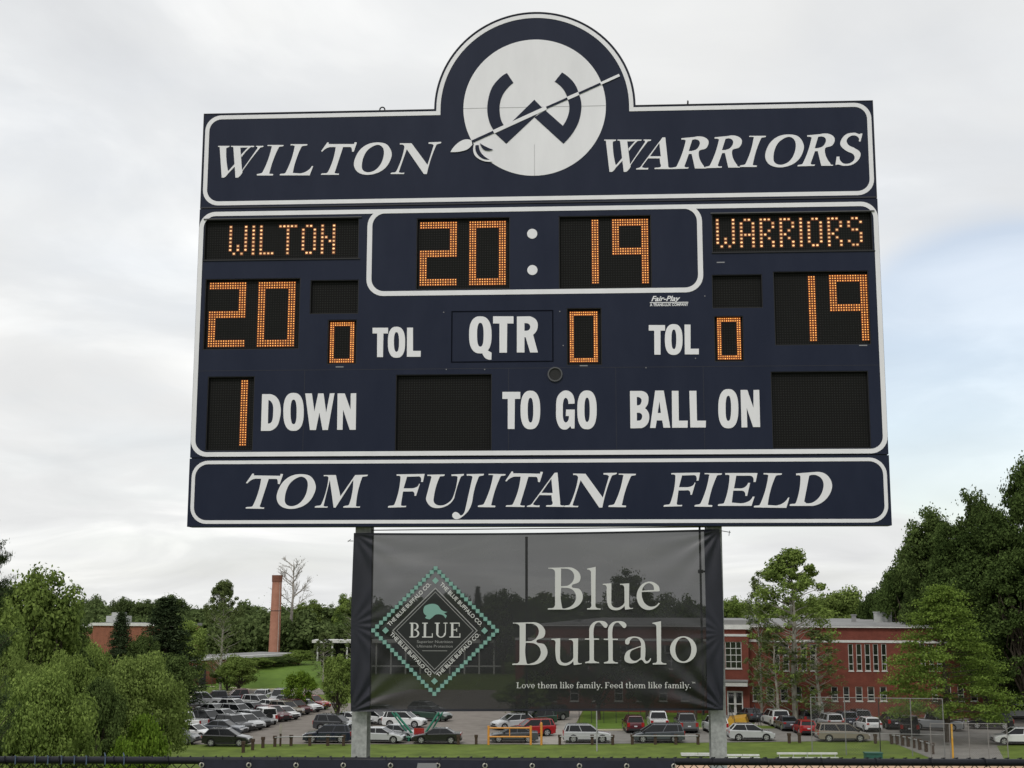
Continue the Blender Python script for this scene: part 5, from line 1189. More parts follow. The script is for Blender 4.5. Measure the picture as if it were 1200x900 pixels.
# orange pipe barrier
def barrier(px0, px1, yb, yt, label, m, name='pipe_barrier', posts=2, diag=False, r=.075):
    a, b = G(px0, yb, 0), G(px1, yb, 0); o = empty(name, (a.x, a.y, 0), math.atan2(b.y-a.y, b.x-a.x), label, 'barrier'); L = (b-a).length; h = Dp(px0, yt, a.y).z
    for i in range(posts): x = L*i/(posts-1); MB().bar((x, 0, 0), (x, 0, h), r*1.5, 8).build('post', m, o)
    for z in (h*.88, h*.42): MB().bar((0, 0, z), (L, 0, z), r, 8).build('rail', m, o)
    if diag: MB().bar((0, 0, .1), (L, 0, h*.9), r*.8, 6).build('brace', m, o)
    return o, L, h
ob, L_, h_ = barrier(572.5, 622, 872.8, 850.5, 'orange steel pipe barrier across the mouth of the car park', M['orange'])
MB().bar((L_*.5, 0, h_*.42), (L_*.5, 0, h_*.88), .05, 6).build('strut', M['orange'], ob)
g = G(634.5, 873, 0); o = empty('bollard', (g.x, g.y, 0), 0, 'single orange post right of the orange barrier', 'bollard'); MB().bar((0, 0, 0), (0, 0, 2.0), .11, 8).build('post', M['orange'], o); MB().bar((0, 0, 2.0), (0, 0, 2.12), .11, 8, .05).build('cap', M['orange'], o)
# yellow gate by drive
a = G(1117, 889, 0); o = empty('drive_gate', (a.x, a.y, 0), R_(74), 'yellow swing gate standing open beside the drive at right', 'gate')
MB().bar((0, 0, 0), (0, 0, 3.0), .085, 8).build('post', M['yellow'], o)
MB().bar((0, 0, 2.3), (-3.4, 0.1, 2.0), .07, 6).build('rail', M['yellow'], o); MB().bar((0, 0, .5), (-3.4, 0.1, .5), .07, 6).build('rail', M['yellow'], o); MB().bar((-3.4, .1, .45), (-3.4, .1, 2.05), .07, 6).build('stile', M['yellow'], o); MB().bar((0, 0, 2.2), (-3.3, .1, .5), .05, 6).build('brace', M['yellow'], o); MB().bar((-1.7, .05, .5), (-1.7, .05, 2.1), .05, 6).build('stile', M['yellow'], o)
# benches and green bin on the near grass
M['benchw'] = mat('aluminium_bench', (0.55, 0.56, 0.54), 0.45, var=0.12); M['green'] = mat('green_paint', (0.02, 0.09, 0.07), 0.5, var=0.2)
def bench(px0, px1, y, h, label):
    a, b = G(px0, y, 0), G(px1, y, 0); L = (b-a).length; o = empty('team_bench', (a.x, a.y, 0), 0, label, 'bench', 'long aluminium benches on the grass')
    MB().box(0, L/2-.03, 0, .3, h-.14, h).build('seat', M['benchw'], o); MB().box(L/2+.03, L, 0, .3, h-.14, h).build('seat', M['benchw'], o)
    MB().box(0, L, -.35, -.08, .10, .15).build('foot_plank', M['benchw'], o)
    n = 5
    for i in range(n): x = .2+(L-.4)*i/(n-1); q = MB(); q.box(x-.03, x+.03, .03, .09, 0, h-.142); q.box(x-.03, x+.03, -.3, .028, .04, .095); q.build('leg', M['galv'], o)
bench(911, 981.5, 889, .5, 'long aluminium bench in front of the tall wire fence'); bench(851, 890, 889, .35, 'shorter low aluminium bench right of the right steel post'); bench(798, 838, 886.6, .3, 'low aluminium bench partly behind the right steel post')
a = G(1015, 890.5, 0); o = empty('storage_box', (a.x, a.y, 0), 0, 'low dark green storage box on the grass inside the fence', 'box'); MB().box(0, 1.45, 0, .8, 0, .50).build('bin', M['green'], o); MB().box(-.05, 1.5, -.05, .85, .502, .60).build('lid', M['green'], o)
# green folded frame by the cars (training sled)
a = G(491, 869, 0); o = empty('training_frame', (a.x, a.y, 0), 0, 'green steel V-shaped frame with a red pad among the parked cars', 'frame')
M['greenf'] = mat('green_frame_paint', (0.015, 0.16, 0.10), 0.4, var=.15)
for s, xt in ((-1, -2.4), (1, 1.9)):
    MB().bar((s*.3, 0, .35), (xt, .2, 2.75), .12, 6).build('arm', M['greenf'], o); MB().bar((s*.3+.5*s, .3, .35), (xt+.35*s, .5, 2.75), .08, 6).build('arm', M['greenf'], o)
MB().bar((-1.3, 0, .4), (1.3, 0, .4), .12, 6).build('crossbar', M['greenf'], o); MB().box(-.5, .5, -.25, -.13, .6, 1.3).build('pad', PAINT['red'], o); MB().bar((-1.0, 0, 0), (-1.0, 0, .4), .1, 6).build('leg', M['greenf'], o); MB().bar((1.0, 0, 0), (1.0, 0, .4), .1, 6).build('leg', M['greenf'], o)
# wire fences in the middle distance
M['wire'] = mat('galvanised_wire', (0.20, 0.205, 0.20), 0.6, metal=.2)
def wfence(pts, h, label, name='wire_fence', step=.55, rails=(1.0,), r=.028, posts_every=3.0, wr_=.0075, mesh=True, grp=None, m='wire'):
    o0 = Vector((pts[0][0], pts[0][1], 0)); o = empty(name, o0, 0, label, 'fence', grp)
    ms = MB()
    for (a, b) in zip(pts, pts[1:]):
        A, B = Vector((a[0]-o0.x, a[1]-o0.y, 0)), Vector((b[0]-o0.x, b[1]-o0.y, 0)); L = (B-A).length; u = (B-A)/L; n = max(1, round(L/posts_every))
        for i in range(n+1): q = A+u*L*i/n; MB().bar(q, q+Vector((0, 0, h)), r, 6).build('fence_post', M[m], o)
        for z in rails: MB().bar(A+Vector((0, 0, h*z)), B+Vector((0, 0, h*z)), r*.8, 6).build('rail', M[m], o)
        if mesh:
            k = -h
            while k < L:
                for s in (0, 1):
                    x0, x1 = k, k+h; z0, z1 = (0, h) if s == 0 else (h, 0)
                    c0, c1 = max(x0, 0), min(x1, L)
                    if c1 > c0:
                        f0, f1 = (c0-x0)/h, (c1-x0)/h; p_ = A+u*c0+Vector((0, 0, z0+(z1-z0)*f0)); q = A+u*c1+Vector((0, 0, z0+(z1-z0)*f1)); ms.bar(p_, q, wr_, 3, cap=False)
                k += step
    if mesh: ms.build('wire_mesh', M[m], o, kind='stuff')
a, b, c_ = G(952, 884, 0), G(1032, 885.5, 0), G(1107.5, 887, 0); h_ = Dp(1000, 817.5, (a.y+b.y)/2).z
wfence([(a.x, a.y), (b.x, b.y), (c_.x, c_.y)], h_, 'tall grey chain link backstop fence in front of the right car park', 'backstop_fence', step=.24, rails=(1.0, .38), r=.045, posts_every=3.3, wr_=.0042)
a, b = G(1092, 893, 0), G(1182, 893, 0); h_ = Dp(1130, 848, a.y).z
wfence([(a.x, a.y), (b.x, b.y)], h_, 'lower grey chain link gate across the drive at the right', 'drive_fence', step=.18, rails=(1.0, .03), r=.04, posts_every=1.6, wr_=.0045)
a, b = G(682, 853.5, 0), G(832, 853, 0)
wfence([(a.x, a.y+6), (b.x, b.y+6)], 2.2, 'thin dark wire fence across the lawn below the banner', 'lawn_fence', mesh=False, rails=(.98,), posts_every=1.35, r=.03, m='rail' )

# ================================================================== TREES
rng = np.random.default_rng(7)
def quads(C, Nn, S, asp=0.62):
    """leaf quads with centres C, normals Nn, sizes S -> verts"""
    n = len(C); a = rng.normal(size=(n, 3)); Nn = Nn/(np.linalg.norm(Nn, axis=1, keepdims=True)+1e-9)
    T = np.cross(Nn, a); T /= (np.linalg.norm(T, axis=1, keepdims=True)+1e-9); Bt = np.cross(Nn, T)
    S = S[:, None]; h = T*S*.5; k = Bt*S*.5*asp; droop = -Nn*S*.12
    V = np.empty((n, 4, 3)); V[:, 0] = C-h+droop; V[:, 1] = C-k*1.0; V[:, 2] = C+h+droop; V[:, 3] = C+k*1.0
    return V.reshape(-1, 3)
def fastmesh(name, V, m, n4=None):
    me = bpy.data.meshes.new(name); nq = len(V)//4
    me.vertices.add(len(V)); me.vertices.foreach_set('co', V.astype(np.float32).ravel())
    me.loops.add(nq*4); me.loops.foreach_set('vertex_index', np.arange(nq*4, dtype=np.int32))
    me.polygons.add(nq); me.polygons.foreach_set('loop_start', np.arange(0, nq*4, 4, dtype=np.int32)); me.polygons.foreach_set('loop_total', np.full(nq, 4, dtype=np.int32))
    me.update(calc_edges=True); me.materials.append(m); return me
def clump_leaves(cc, cr, n, size, updir=0.35, flat=1.0):
    d_ = rng.normal(size=(n, 3)); d_ /= np.linalg.norm(d_, axis=1, keepdims=True); r = rng.random(n)**0.42
    P = cc+d_*(r*cr)[:, None]*np.array([1, 1, flat]); Nn = d_*0.8+rng.normal(size=(n, 3))*0.55+np.array([0, 0, updir])
    return quads(P, Nn, size*(0.6+0.8*rng.random(n)))
def limb_mesh(mb, base, tip, r0, r1, wob=.05, n=4):
    pts = [Vector(base)]; b, t = Vector(base), Vector(tip); L = (t-b).length
    for i in range(1, n): f_ = i/n; pts.append(b.lerp(t, f_)+Vector(rng.normal(size=3))*L*wob)
    pts.append(t); mb.path(pts, [r0+(r1-r0)*i/n for i in range(n+1)], 6)
BARK = mat('bark', (0.075, 0.062, 0.048), 0.95, var=0.3, scale=6, spec=0.1); BARKP = mat('pale_bark', (0.27, 0.25, 0.21), 0.9, scale=3, col2=(0.38, 0.36, 0.31), spec=0.1)
BARKG = mat('grey_twigs', (0.34, 0.31, 0.28), 0.95, var=.2, scale=6, spec=0.1)
LM = {'mid': leafmat('leaf_mid', (0.080, 0.124, 0.030), (0.245, 0.325, 0.084)), 'dark': leafmat('leaf_dark', (0.030, 0.050, 0.016), (0.125, 0.175, 0.054)), 'olive': leafmat('leaf_olive', (0.080, 0.116, 0.030), (0.225, 0.295, 0.082)),
      'bright': leafmat('leaf_bright', (0.070, 0.125, 0.016), (0.225, 0.340, 0.048)), 'conifer': leafmat('needles', (0.018, 0.032, 0.015), (0.078, 0.108, 0.050), trans=.12), 'fresh': leafmat('leaf_fresh', (0.062, 0.104, 0.022), (0.210, 0.300, 0.062)), 'vivid': leafmat('leaf_vivid', (0.045, 0.100, 0.010), (0.130, 0.250, 0.025)),
      'far': leafmat('leaf_far', (0.055, 0.082, 0.028), (0.155, 0.205, 0.078), nscale=.12), 'birch': leafmat('leaf_birch', (0.075, 0.105, 0.038), (0.180, 0.225, 0.085)), 'wood': leafmat('leaf_wood', (0.022, 0.038, 0.012), (0.112, 0.165, 0.048), nscale=.2)}
def gen(kind, seed):
    """returns crown verts, trunk MB, natural crown (w, h_total)"""
    global rng
    rng = np.random.default_rng(seed); mb = MB(); VV_ = []
    if kind in ('broad', 'tall', 'round', 'bush', 'big', 'fine'):
        Rr, H, zb = {'broad': (5.2, 15, 3.0), 'tall': (4.4, 20, 4.5), 'round': (4.6, 9.5, 1.6), 'bush': (2.6, 4.4, .2), 'big': (7.2, 25, 3.0), 'fine': (4.8, 9.5, .8)}[kind]
        nc, nl, ls = {'broad': (78, 190, .34), 'tall': (85, 180, .34), 'round': (70, 180, .32), 'bush': (46, 150, .20), 'big': (210, 210, .40), 'fine': (95, 560, .185)}[kind]
        hz = (H-zb)/2; cz = zb+hz; lobes = rng.normal(size=(9, 3)); lobes /= np.linalg.norm(lobes, axis=1, keepdims=True)
        for i in range(nc):
            d_ = rng.normal(size=3); d_ /= np.linalg.norm(d_)
            if d_[2] < -.4 and rng.random() < .6: d_[2] *= -1
            bump = 0.80+0.30*max(0, max((lobes@d_)))**3*1.0-0.22*rng.random(); rad = bump*(0.45+0.55*rng.random()**.45)
            taper = 1-0.22*max(0, d_[2]*rad)-0.12*max(0, -d_[2]*rad)
            c = np.array([d_[0]*Rr*rad*taper, d_[1]*Rr*rad*taper, cz+d_[2]*hz*rad]); cr = Rr*(0.15+0.15*rng.random())*(.72 if kind == 'big' else 1)
            VV_.append(clump_leaves(c, cr, int(nl*(cr/Rr/.22)**1.6)+20, ls, flat=.78))
            if i % 4 == 0: limb_mesh(mb, (0, 0, zb*.7+(c[2]-zb)*.35*rng.random()), tuple(c*np.array([.92, .92, 1])), Rr*.028, .03)
        # stray twigs breaking the outline
        m_ = 420; d_ = rng.normal(size=(m_, 3)); d_ /= np.linalg.norm(d_, axis=1, keepdims=True); rr = .98+.13*rng.random(m_); P = d_*np.array([Rr*.86, Rr*.86, hz*.94])*rr[:, None]+np.array([0, 0, cz])
        VV_.append(quads(P, rng.normal(size=(m_, 3)), ls*(.6+.6*rng.random(m_))))
        mb.path([Vector((0, 0, -.3)), Vector((.08*Rr*.3, 0, zb)), Vector((0, .05*Rr, cz)), Vector((0, 0, H*.9))], [Rr*.075, Rr*.055, Rr*.03, .03], 8)
        nat = (Rr*2*.93, H)
    elif kind in ('gappy', 'birch'):
        Rr, H, zb = {'gappy': (4.6, 20, 2.5), 'birch': (2.2, 18, 2.0)}[kind]; nc = 170 if kind == 'gappy' else 120
        for i in range(nc):
            t = rng.random()**(.62 if kind == 'gappy' else .8); z = zb+(H-zb)*t; prof = (math.sin(math.pi*min(1, .12+.86*t))**.7); a = rng.random()*6.283
            r = Rr*prof*(.3+.7*rng.random()**.6); dens = (0.22+1.45*max(0, t-.48)/.52) if kind == 'gappy' else (.45+.3*t)
            c = np.array([r*math.cos(a), r*math.sin(a), z]); cr = Rr*(.10+.13*rng.random())*(1 if kind == 'gappy' else 1.3)
            VV_.append(clump_leaves(c, cr, int((95 if kind == 'gappy' else 70)*dens)+8, .30 if kind == 'gappy' else .20, flat=.8))
            if rng.random() < .6: limb_mesh(mb, (0, 0, z-1.6*r/Rr-.6), tuple(c), .07 if kind == 'gappy' else .04, .012, .04, 3)
        mb.path([Vector((0, 0, -.3)), Vector((.1, 0, H*.3)), Vector((-.15, .1, H*.62)), Vector((.05, 0, H*.97))], [.30, .25, .15, .02] if kind == 'gappy' else [.17, .13, .08, .015], 8)
        nat = (Rr*2, H)
    elif kind in ('layered',):
        Rr, H, zb = 6.4, 16, 2.6
        for i in range(380):
            t = rng.random()**1.1; z = zb+(H-zb)*t; prof = (1-t)**.62*(.55+.45*min(1, t*5+.35)); a = rng.random()*6.283; r = Rr*prof*(.30+.72*rng.random()**.5)
            d_ = np.array([math.cos(a), math.sin(a), 0]); c = d_*r+np.array([0, 0, z-.06*r*r/Rr]); n = 105
            L = .55+.95*rng.random(); s_ = rng.normal(size=(n, 3))*np.array([.42, .42, .13])*L; s_ += np.outer((rng.random(n)-.5)*2*L*.85, d_+np.array([0, 0, -.16]))
            VV_.append(quads(c+s_, rng.normal(size=(n, 3))*.55+np.array([0, 0, .8]), .22*(.6+.8*rng.random(n))))
            if i % 3 == 0: limb_mesh(mb, (0, 0, max(.6, z-.1*r-.4)), tuple(c), .06, .012, .03, 3)
        mb.path([Vector((0, 0, -.3)), Vector((.05, 0, 4)), Vector((0, .1, 9)), Vector((0, 0, H*.98))], [.34, .27, .16, .02], 8); nat = (Rr*2*.93, H)
    elif kind == 'conifer':
        Rr, H, zb = 3.4, 14, .6
        for i in range(560):
            t = rng.random()**.85; z = zb+(H-zb)*t; a = rng.random()*6.283; L = Rr*(1-t)**.8*(.72+.4*rng.random())+.15; d_ = np.array([math.cos(a), math.sin(a), -.18]); n = int(24+62*(1-t))
            f_ = (.15+.85*rng.random(n)**.7); P = np.array([0, 0, z])+np.outer(f_*L, d_)+rng.normal(size=(n, 3))*np.array([.22, .22, .10])
            VV_.append(quads(P, rng.normal(size=(n, 3))*.6+np.array([0, 0, .5]), .26*(.6+.7*rng.random(n)), .4))
        mb.path([Vector((0, 0, -.3)), Vector((0, 0, H*.98))], [.25, .02], 7); nat = (Rr*2, H)
    elif kind == 'pine':
        Rr, H = 6, 24
        mb.path([Vector((0, 0, -.3)), Vector((.2, 0, H*.5)), Vector((0, 0, H*.98))], [.36, .26, .03], 8)
        for i in range(84):
            t = .38+.62*rng.random(); z = H*t; a = rng.random()*6.283; L = Rr*(1.05-t)**.5*(.75+.45*rng.random()); d_ = np.array([math.cos(a), math.sin(a), .10]); tip = np.array([0, 0, z])+d_*L+np.array([0, 0, .05*L*L])
            limb_mesh(mb, (0, 0, z), tuple(tip), .07, .012, .02, 4)
            for k in range(9):
                f_ = .35+.68*k/8; c = np.array([0, 0, z])+d_*L*f_+np.array([0, 0, .05*L*L*f_*f_+.08])+rng.normal(size=3)*np.array([.3, .3, .05]); n = 46
                VV_.append(quads(c+rng.normal(size=(n, 3))*np.array([.30, .30, .085]), rng.normal(size=(n, 3))*.5+np.array([0, 0, .8]), .22*(.6+.8*rng.random(n)), .30))
        nat = (Rr*2, H)
    elif kind == 'willow':
        Rr, H, zb = 5.6, 10.5, .5
        for i in range(215):
            d_ = rng.normal(size=3); d_ /= np.linalg.norm(d_); d_[2] = abs(d_[2])*1.0 if rng.random() < .72 else -abs(d_[2])*.75; rad = .62+.38*rng.random()**.5
            c = np.array([d_[0]*Rr*rad, d_[1]*Rr*rad, H*.46+d_[2]*H*.50*rad]); n = 88; f_ = rng.random(n); u = np.array([d_[0]*.45, d_[1]*.45, .55-1.0*rng.random()])
            P = c+np.outer((f_-.5)*1.7, u)+rng.normal(size=(n, 3))*.24
            VV_.append(quads(P, rng.normal(size=(n, 3))+np.array([0, 0, .3]), .22*(.6+.8*rng.random(n)), .30))
        for i in range(7): a = i*.9; limb_mesh(mb, (0, 0, .2), (2.6*math.cos(a), 2.6*math.sin(a), 6.5), .16, .03, .05)
        nat = (Rr*2, H)
    elif kind == 'bare':
        H = 17.; mb.path([Vector((0, 0, -.3)), Vector((.1, 0, H*.45)), Vector((.3, 0, H*.75)), Vector((.2, 0, H))], [.26, .19, .10, .02], 7)
        def br(p, d_, L, r, dep):
            q = p+d_*L; mb.bar(p, q, r, 4, r*.55)
            if dep == 0: return
            for k in range(3 if dep > 1 else 4):
                nd = (d_+Vector(rng.normal(size=3))*.42+Vector((0, 0, .22))).normalized(); br(p+d_*L*(.45+.5*rng.random()), nd, L*.62, r*.55, dep-1)
        for i in range(17):
            t = .36+.60*rng.random(); a = rng.random()*6.283; d_ = Vector((math.cos(a)*.75, math.sin(a)*.75, .75)).normalized(); br(Vector((.25*t, 0, H*t)), d_, 2.9*(1.15-t)+.7, .07, 3)
        VV_.append(quads(rng.normal(size=(260, 3))*np.array([1.5, 1.5, 2.6])+np.array([0, 0, H*.55]), rng.normal(size=(260, 3)), np.full(260, .2)))
        nat = (6.5, H)
    return np.concatenate(VV_), mb, nat
ARCH = {}
def arch(kind, seed, leaf, bark):
    k = (kind, seed, leaf)
    if k not in ARCH:
        V, mb, nat = gen(kind, seed); ARCH[k] = (fastmesh('crown', V, LM[leaf]), mb.mesh('trunk', bark), nat)
    return ARCH[k]
TN = {'big': 'oak_tree', 'fine': 'leafy_tree', 'conifer': 'spruce_tree', 'pine': 'pine_tree', 'bush': 'bush', 'birch': 'birch_tree', 'gappy': 'tall_tree', 'bare': 'bare_tree', 'willow': 'willow_tree', 'layered': 'leafy_tree', 'broad': 'leafy_tree', 'tall': 'leafy_tree', 'round': 'leafy_tree'}
def tree(kind, leaf, px, ytop, d, wpx, label, rot=None, seed=1, bark=None, group=None, base=0.0):
    cr, tr, nat = arch(kind, seed, leaf, bark or BARK); p = Dp(px, 700, d); H = Dp(px, ytop, d).z-base; W_ = wpx/F_PX*d
    o = empty(TN[kind], (p.x, p.y, base), (px*1.7+ytop) % 6.28 if rot is None else rot, label, 'bush' if kind == 'bush' else 'tree', group)
    sxy = W_/nat[0]; sz = H/nat[1]; o.scale = (sxy, sxy, sz)
    link('trunk', tr, o); link('crown', cr, o); return o
# --- left foreground mass
tree('pine', 'conifer', -16, 592, 46, 96, 'dark pine reaching in from the left edge, highest needles there')
tree('broad', 'mid', 44, 660, 98, 118, 'big mid-green tree with rounded top rising at the left')
tree('broad', 'mid', -12, 690, 88, 100, 'green tree cut by the left edge, behind the olive willow', seed=2)
tree('tall', 'dark', 84, 712, 110, 62, 'darker green tree just left of the brick block corner', seed=2)
tree('willow', 'olive', 6, 752, 70, 150, 'broad olive willow-like tree at the lower left edge')
tree('fine', 'mid', 88, 768, 80, 92, 'dull green rounded tree in front of the spruces', seed=2)
tree('fine', 'olive', 172, 768, 92, 112, 'wide olive green tree hiding the left end of the car park', seed=2)
tree('fine', 'mid', 62, 786, 62, 140, 'low rounded green tree directly behind the fence at the left', seed=2)
tree('broad', 'dark', 124, 790, 76, 60, 'dark narrow tree over the maroon car', seed=2)
tree('conifer', 'conifer', 144, 718, 150, 66, 'dark spruce in front of the brick block, narrower of the two')
tree('conifer', 'conifer', 196, 700, 158, 118, 'large dark spruce at the right end of the brick block', seed=2)
tree('broad', 'mid', 152, 770, 140, 60, 'green tree growing before the dark narrow spruce', seed=1); tree('round', 'dark', 205, 765, 150, 64, 'dull dark tree at the foot of the large spruce', seed=1); tree('broad', 'mid', 218, 724, 172, 56, 'mid green tree right of the large spruce', seed=2); tree('broad', 'dark', 170, 741, 150, 44, 'dull tree between the two spruces', seed=1); tree('round', 'mid', 108, 752, 130, 50, 'green tree top just below the lit brick corner', seed=2); tree('tall', 'mid', 68, 735, 120, 60, 'mid green tree hiding the left end of the brick wing', seed=1)
tree('broad', 'dark', 196, 742, 165, 44, 'dark bushy tree in front of the large spruce', seed=2)
tree('round', 'mid', 115, 756, 120, 56, 'green tree at the foot of the brick block', seed=1)
tree('bush', 'bright', 178, 836, 78, 66, 'bright yellow-green bush beside the half hidden grey SUV')
tree('bush', 'vivid', 101, 862, 66, 34, 'small vivid green bush behind the fence under the dark trees', seed=2)
tree('bush', 'bright', 150, 866, 74, 46, 'low bright green shrub left of the yellow-green bush', seed=2)
tree('bush', 'mid', 24, 856, 60, 80, 'dark undergrowth bush behind the fence at far left', seed=2)
# --- around the low wing
tree('gappy', 'birch', 262, 682, 205, 52, 'tall airy pale-trunked tree in front of the low wing', bark=BARKP, seed=3)
tree('round', 'mid', 283, 769, 200, 50, 'rounded green tree before the low wing', seed=2); tree('bush', 'dark', 270, 780, 206, 40, 'small dark shrub right of the low wing door')
tree('bush', 'mid', 306, 770, 227, 34, 'low green bush on the bank against the low wing', seed=1, base=2.2); tree('bush', 'dark', 334, 769, 232, 36, 'low dark bush on the bank at the right end of the low wing', seed=2, base=2.2)
tree('bare', 'birch', 341, 658, 268, 62, 'leafless grey tree just right of the chimney', bark=BARKG)
tree('bush', 'dark', 292, 771, 226, 30, 'dark shrub on the bank left of the chimney foot', seed=1, base=2.2); tree('bush', 'dark', 320, 770, 230, 38, 'dark hedge shrub on the bank at the chimney foot', seed=2, base=2.2); tree('bush', 'mid', 352, 762, 236, 40, 'green shrub on the bank right of the chimney foot', seed=2, base=2.2)
tree('bush', 'bright', 353, 786, 168, 42, 'loose light green bush beside the bright red SUV', seed=1)
tree('round', 'mid', 398, 766, 150, 44, 'small dark-trunked tree by the left edge of the banner', seed=1)
tree('gappy', 'birch', 381, 742, 215, 30, 'thin airy tree in front of the glazed walkway', bark=BARKP, seed=3)
tree('birch', 'birch', 414, 700, 240, 30, 'slim birch partly behind the left post', bark=BARKP, seed=4)
# --- individual trees of the skyline
for i, (kd, lf, px, yt, d, w_, lb) in enumerate([
  ('tall', 'far', 200, 694, 285, 46, 'tall dark-topped tree standing over the brick block skyline'), ('round', 'far', 105, 699, 330, 44, 'round skyline tree above the left end of the brick block'),
  ('round', 'far', 143, 699, 340, 40, 'round skyline tree behind the roof units'), ('tall', 'far', 170, 702, 330, 30, 'skyline tree between the roof units and the tallest one'),
  ('tall', 'far', 240, 712, 300, 40, 'mid green skyline tree left of the airy pale tree'), ('tall', 'far', 288, 704, 300, 34, 'feathery skyline tree left of the chimney'),
  ('tall', 'far', 305, 708, 290, 26, 'skyline tree touching the chimney on its left'), ('tall', 'olive', 362, 702, 295, 40, 'olive skyline tree right of the leafless one'),
  ('tall', 'far', 386, 706, 300, 36, 'skyline tree above the glazed walkway'), ('tall', 'mid', 408, 695, 290, 34, 'brighter skyline tree at the left edge of the banner')]):
    tree(kd, lf, px, yt, d, w_, lb, seed=1+i % 2)
tree('tall', 'dark', 738, 663, 235, 58, 'dark tree standing above the skyline behind the word Blue', seed=1); tree('conifer', 'conifer', 560, 688, 260, 30, 'dark pointed tree seen through the middle of the banner')
tree('round', 'dark', 590, 690, 250, 60, 'dark round tree seen through the banner right of its logo'); tree('round', 'dark', 530, 693, 255, 52, 'dark round tree seen through the banner beside its logo', seed=2)
tree('broad', 'mid', 612, 795, 150, 62, 'leafy tree whose lower branches hang below the banner hem', seed=1)
for px_, yt_, w__, tx_ in ((642, 752, 60, 'under the letter B'), (700, 745, 64, 'under the letters ff'), (756, 756, 58, 'under the letter a'), (812, 748, 60, 'under the letter o')):
    tree('round', 'dark', px_, yt_, 158, w__, 'dark round tree seen through the banner '+tx_, seed=1)
# --- around the school
tree('gappy', 'mid', 928, 649, 152, 108, 'tall gappy tree with a pale trunk in front of the school', bark=BARKP, seed=5)
tree('birch', 'birch', 889, 669, 155, 40, 'thin sparse birch left of the tall gappy tree', bark=BARKP, seed=6)
tree('birch', 'birch', 955, 738, 150, 60, 'wispy low birch in front of the school windows', bark=BARKP, seed=4)
tree('birch', 'birch', 907, 732, 152, 56, 'wispy birch over the left group of windows', bark=BARKP, seed=7)
tree('layered', 'fresh', 1103, 688, 134, 140, 'big bright green tree with layered branches at the right of the school', seed=1)
for i, (kd, px, yt, d, w_, lf, lb) in enumerate([('round', 862, 698, 285, 46, 'mid', 'green skyline tree left of the sparse birch'), ('round', 985, 690, 250, 80, 'olive', 'broad light green tree behind the school roof'), ('round', 950, 696, 262, 56, 'mid', 'green tree behind the school roof near the roof vent'), ('tall', 912, 705, 275, 40, 'mid', 'green skyline tree behind the tall gappy one')]):
    tree(kd, lf, px, yt, d, w_, lb, seed=1+i % 2)
RW = [('round', 1030, 688, 215, 56, 'lowest dark tree at the left end of the right-hand wood'), ('broad', 1052, 664, 200, 62, 'dark tree on the left slope of the wood over the school'), ('broad', 1072, 640, 190, 72, 'dark tree of the wood with a ragged left side'),
      ('big', 1096, 592, 174, 96, 'large dark tree forming the first shoulder of the wood'), ('big', 1120, 606, 166, 90, 'dark tree just right of the first shoulder of the wood'), ('big', 1146, 572, 168, 92, 'tall dark tree forming the second shoulder of the wood'),
      ('big', 1172, 592, 158, 110, 'wide dark tree below the top of the wood'), ('big', 1212, 530, 160, 98, 'highest dark tree at the right edge of the wood'), ('big', 1150, 640, 158, 110, 'dark tree behind the big bright tree'),
      ('big', 1200, 640, 152, 110, 'near dark tree at the right edge'), ('round', 1172, 735, 160, 80, 'low dark tree over the black SUV'), ('round', 1216, 730, 156, 90, 'low dark tree cut by the right edge'), ('broad', 1130, 690, 164, 80, 'dark tree filling the gap behind the bright tree'),
      ('big', 1262, 555, 150, 130, 'dark tree mostly outside the right edge'), ('round', 1155, 700, 156, 80, 'dark round tree in the heart of the wood')]
for i, (kd, px, yt, d, w_, lb) in enumerate(RW): tree(kd, 'wood' if i not in (3, 5) else 'dark', px, yt, d, w_, lb, seed=1+i % 2)
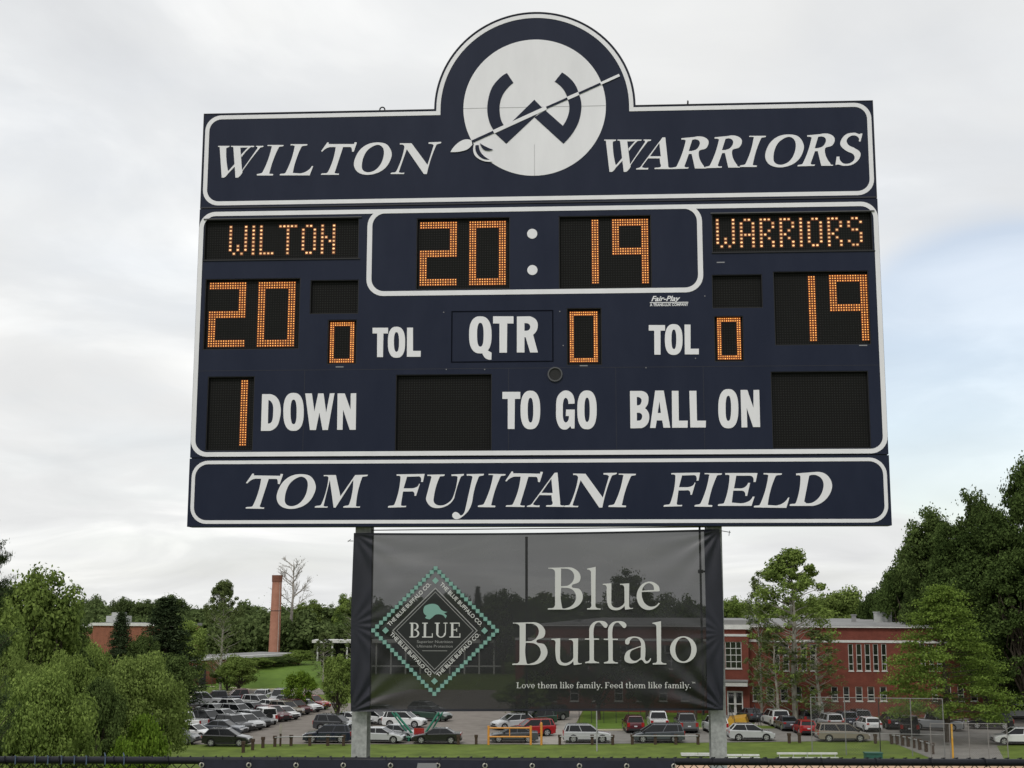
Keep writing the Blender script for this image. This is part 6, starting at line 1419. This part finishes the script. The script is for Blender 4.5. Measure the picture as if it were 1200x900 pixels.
# --- woodland that reads as one mass
def woods(name, spots, m, size, per):
    global rng
    rng = np.random.default_rng(11); VV_ = []
    for (x, y, r, h) in spots:
        for k in range(26):
            d_ = rng.normal(size=3); d_ /= np.linalg.norm(d_); d_[2] = abs(d_[2])*.95 if rng.random() < .7 else d_[2]
            rad = .5+.5*rng.random()**.5; c = np.array([x+d_[0]*r*rad, y+d_[1]*r*rad, h*.5+d_[2]*h*.47*rad]); VV_.append(clump_leaves(c, r*(.20+.18*rng.random()), per, size, flat=.85))
    me = fastmesh(name, np.concatenate(VV_), m); return link(name, me, None, 'stuff')
sp_ = []
random.seed(9)
for px in range(-40, 425, 13):
    d_ = random.uniform(268, 320); p = Dp(px+random.uniform(-4, 4), 716+random.uniform(-10, 12), d_); sp_.append((p.x, p.y, random.uniform(4.5, 6.5), p.z))
for px in list(range(60, 300, 15))+list(range(340, 420, 15)):
    d_ = random.uniform(263, 272); p = Dp(px+random.uniform(-4, 4), 733+random.uniform(-6, 12), d_); sp_.append((p.x, p.y, random.uniform(3.5, 5), p.z))
for i in range(86):
    px = -60+i*15.5+random.uniform(-5, 5); d_ = random.uniform(330, 380); yt = 712+random.uniform(-9, 6)
    if 420 < px < 840: yt = 700+random.uniform(-8, 10)
    if px > 1180: continue
    p = Dp(px, yt, d_); sp_.append((p.x, p.y, random.uniform(5, 8), p.z))
woods('distant_wood', sp_, LM['far'], .9, 46)
sp_ = []
for i in range(40):
    px = 415+i*11+random.uniform(-4, 4); d_ = random.uniform(255, 290); yt = 703+random.uniform(-10, 10); p = Dp(px, yt, d_); sp_.append((p.x, p.y, random.uniform(3.5, 5.5), p.z))
woods('middle_wood', sp_, LM['wood'], .7, 40)
sp_ = []
for i in range(34):
    px = random.uniform(1125, 1290); d_ = random.uniform(166, 205); p = Dp(px, 700, d_); sp_.append((p.x, p.y, random.uniform(5, 7), random.uniform(14, 22)))
woods('dark_wood', sp_, LM['wood'], .6, 52)
sp_ = []
for i in range(30):
    px = random.uniform(-120, 75); d_ = random.uniform(75, 118); p = Dp(px, 700, d_); sp_.append((p.x, p.y, random.uniform(3, 4.5), random.uniform(5, 10)))
woods('undergrowth', sp_, LM['dark'], .4, 60)
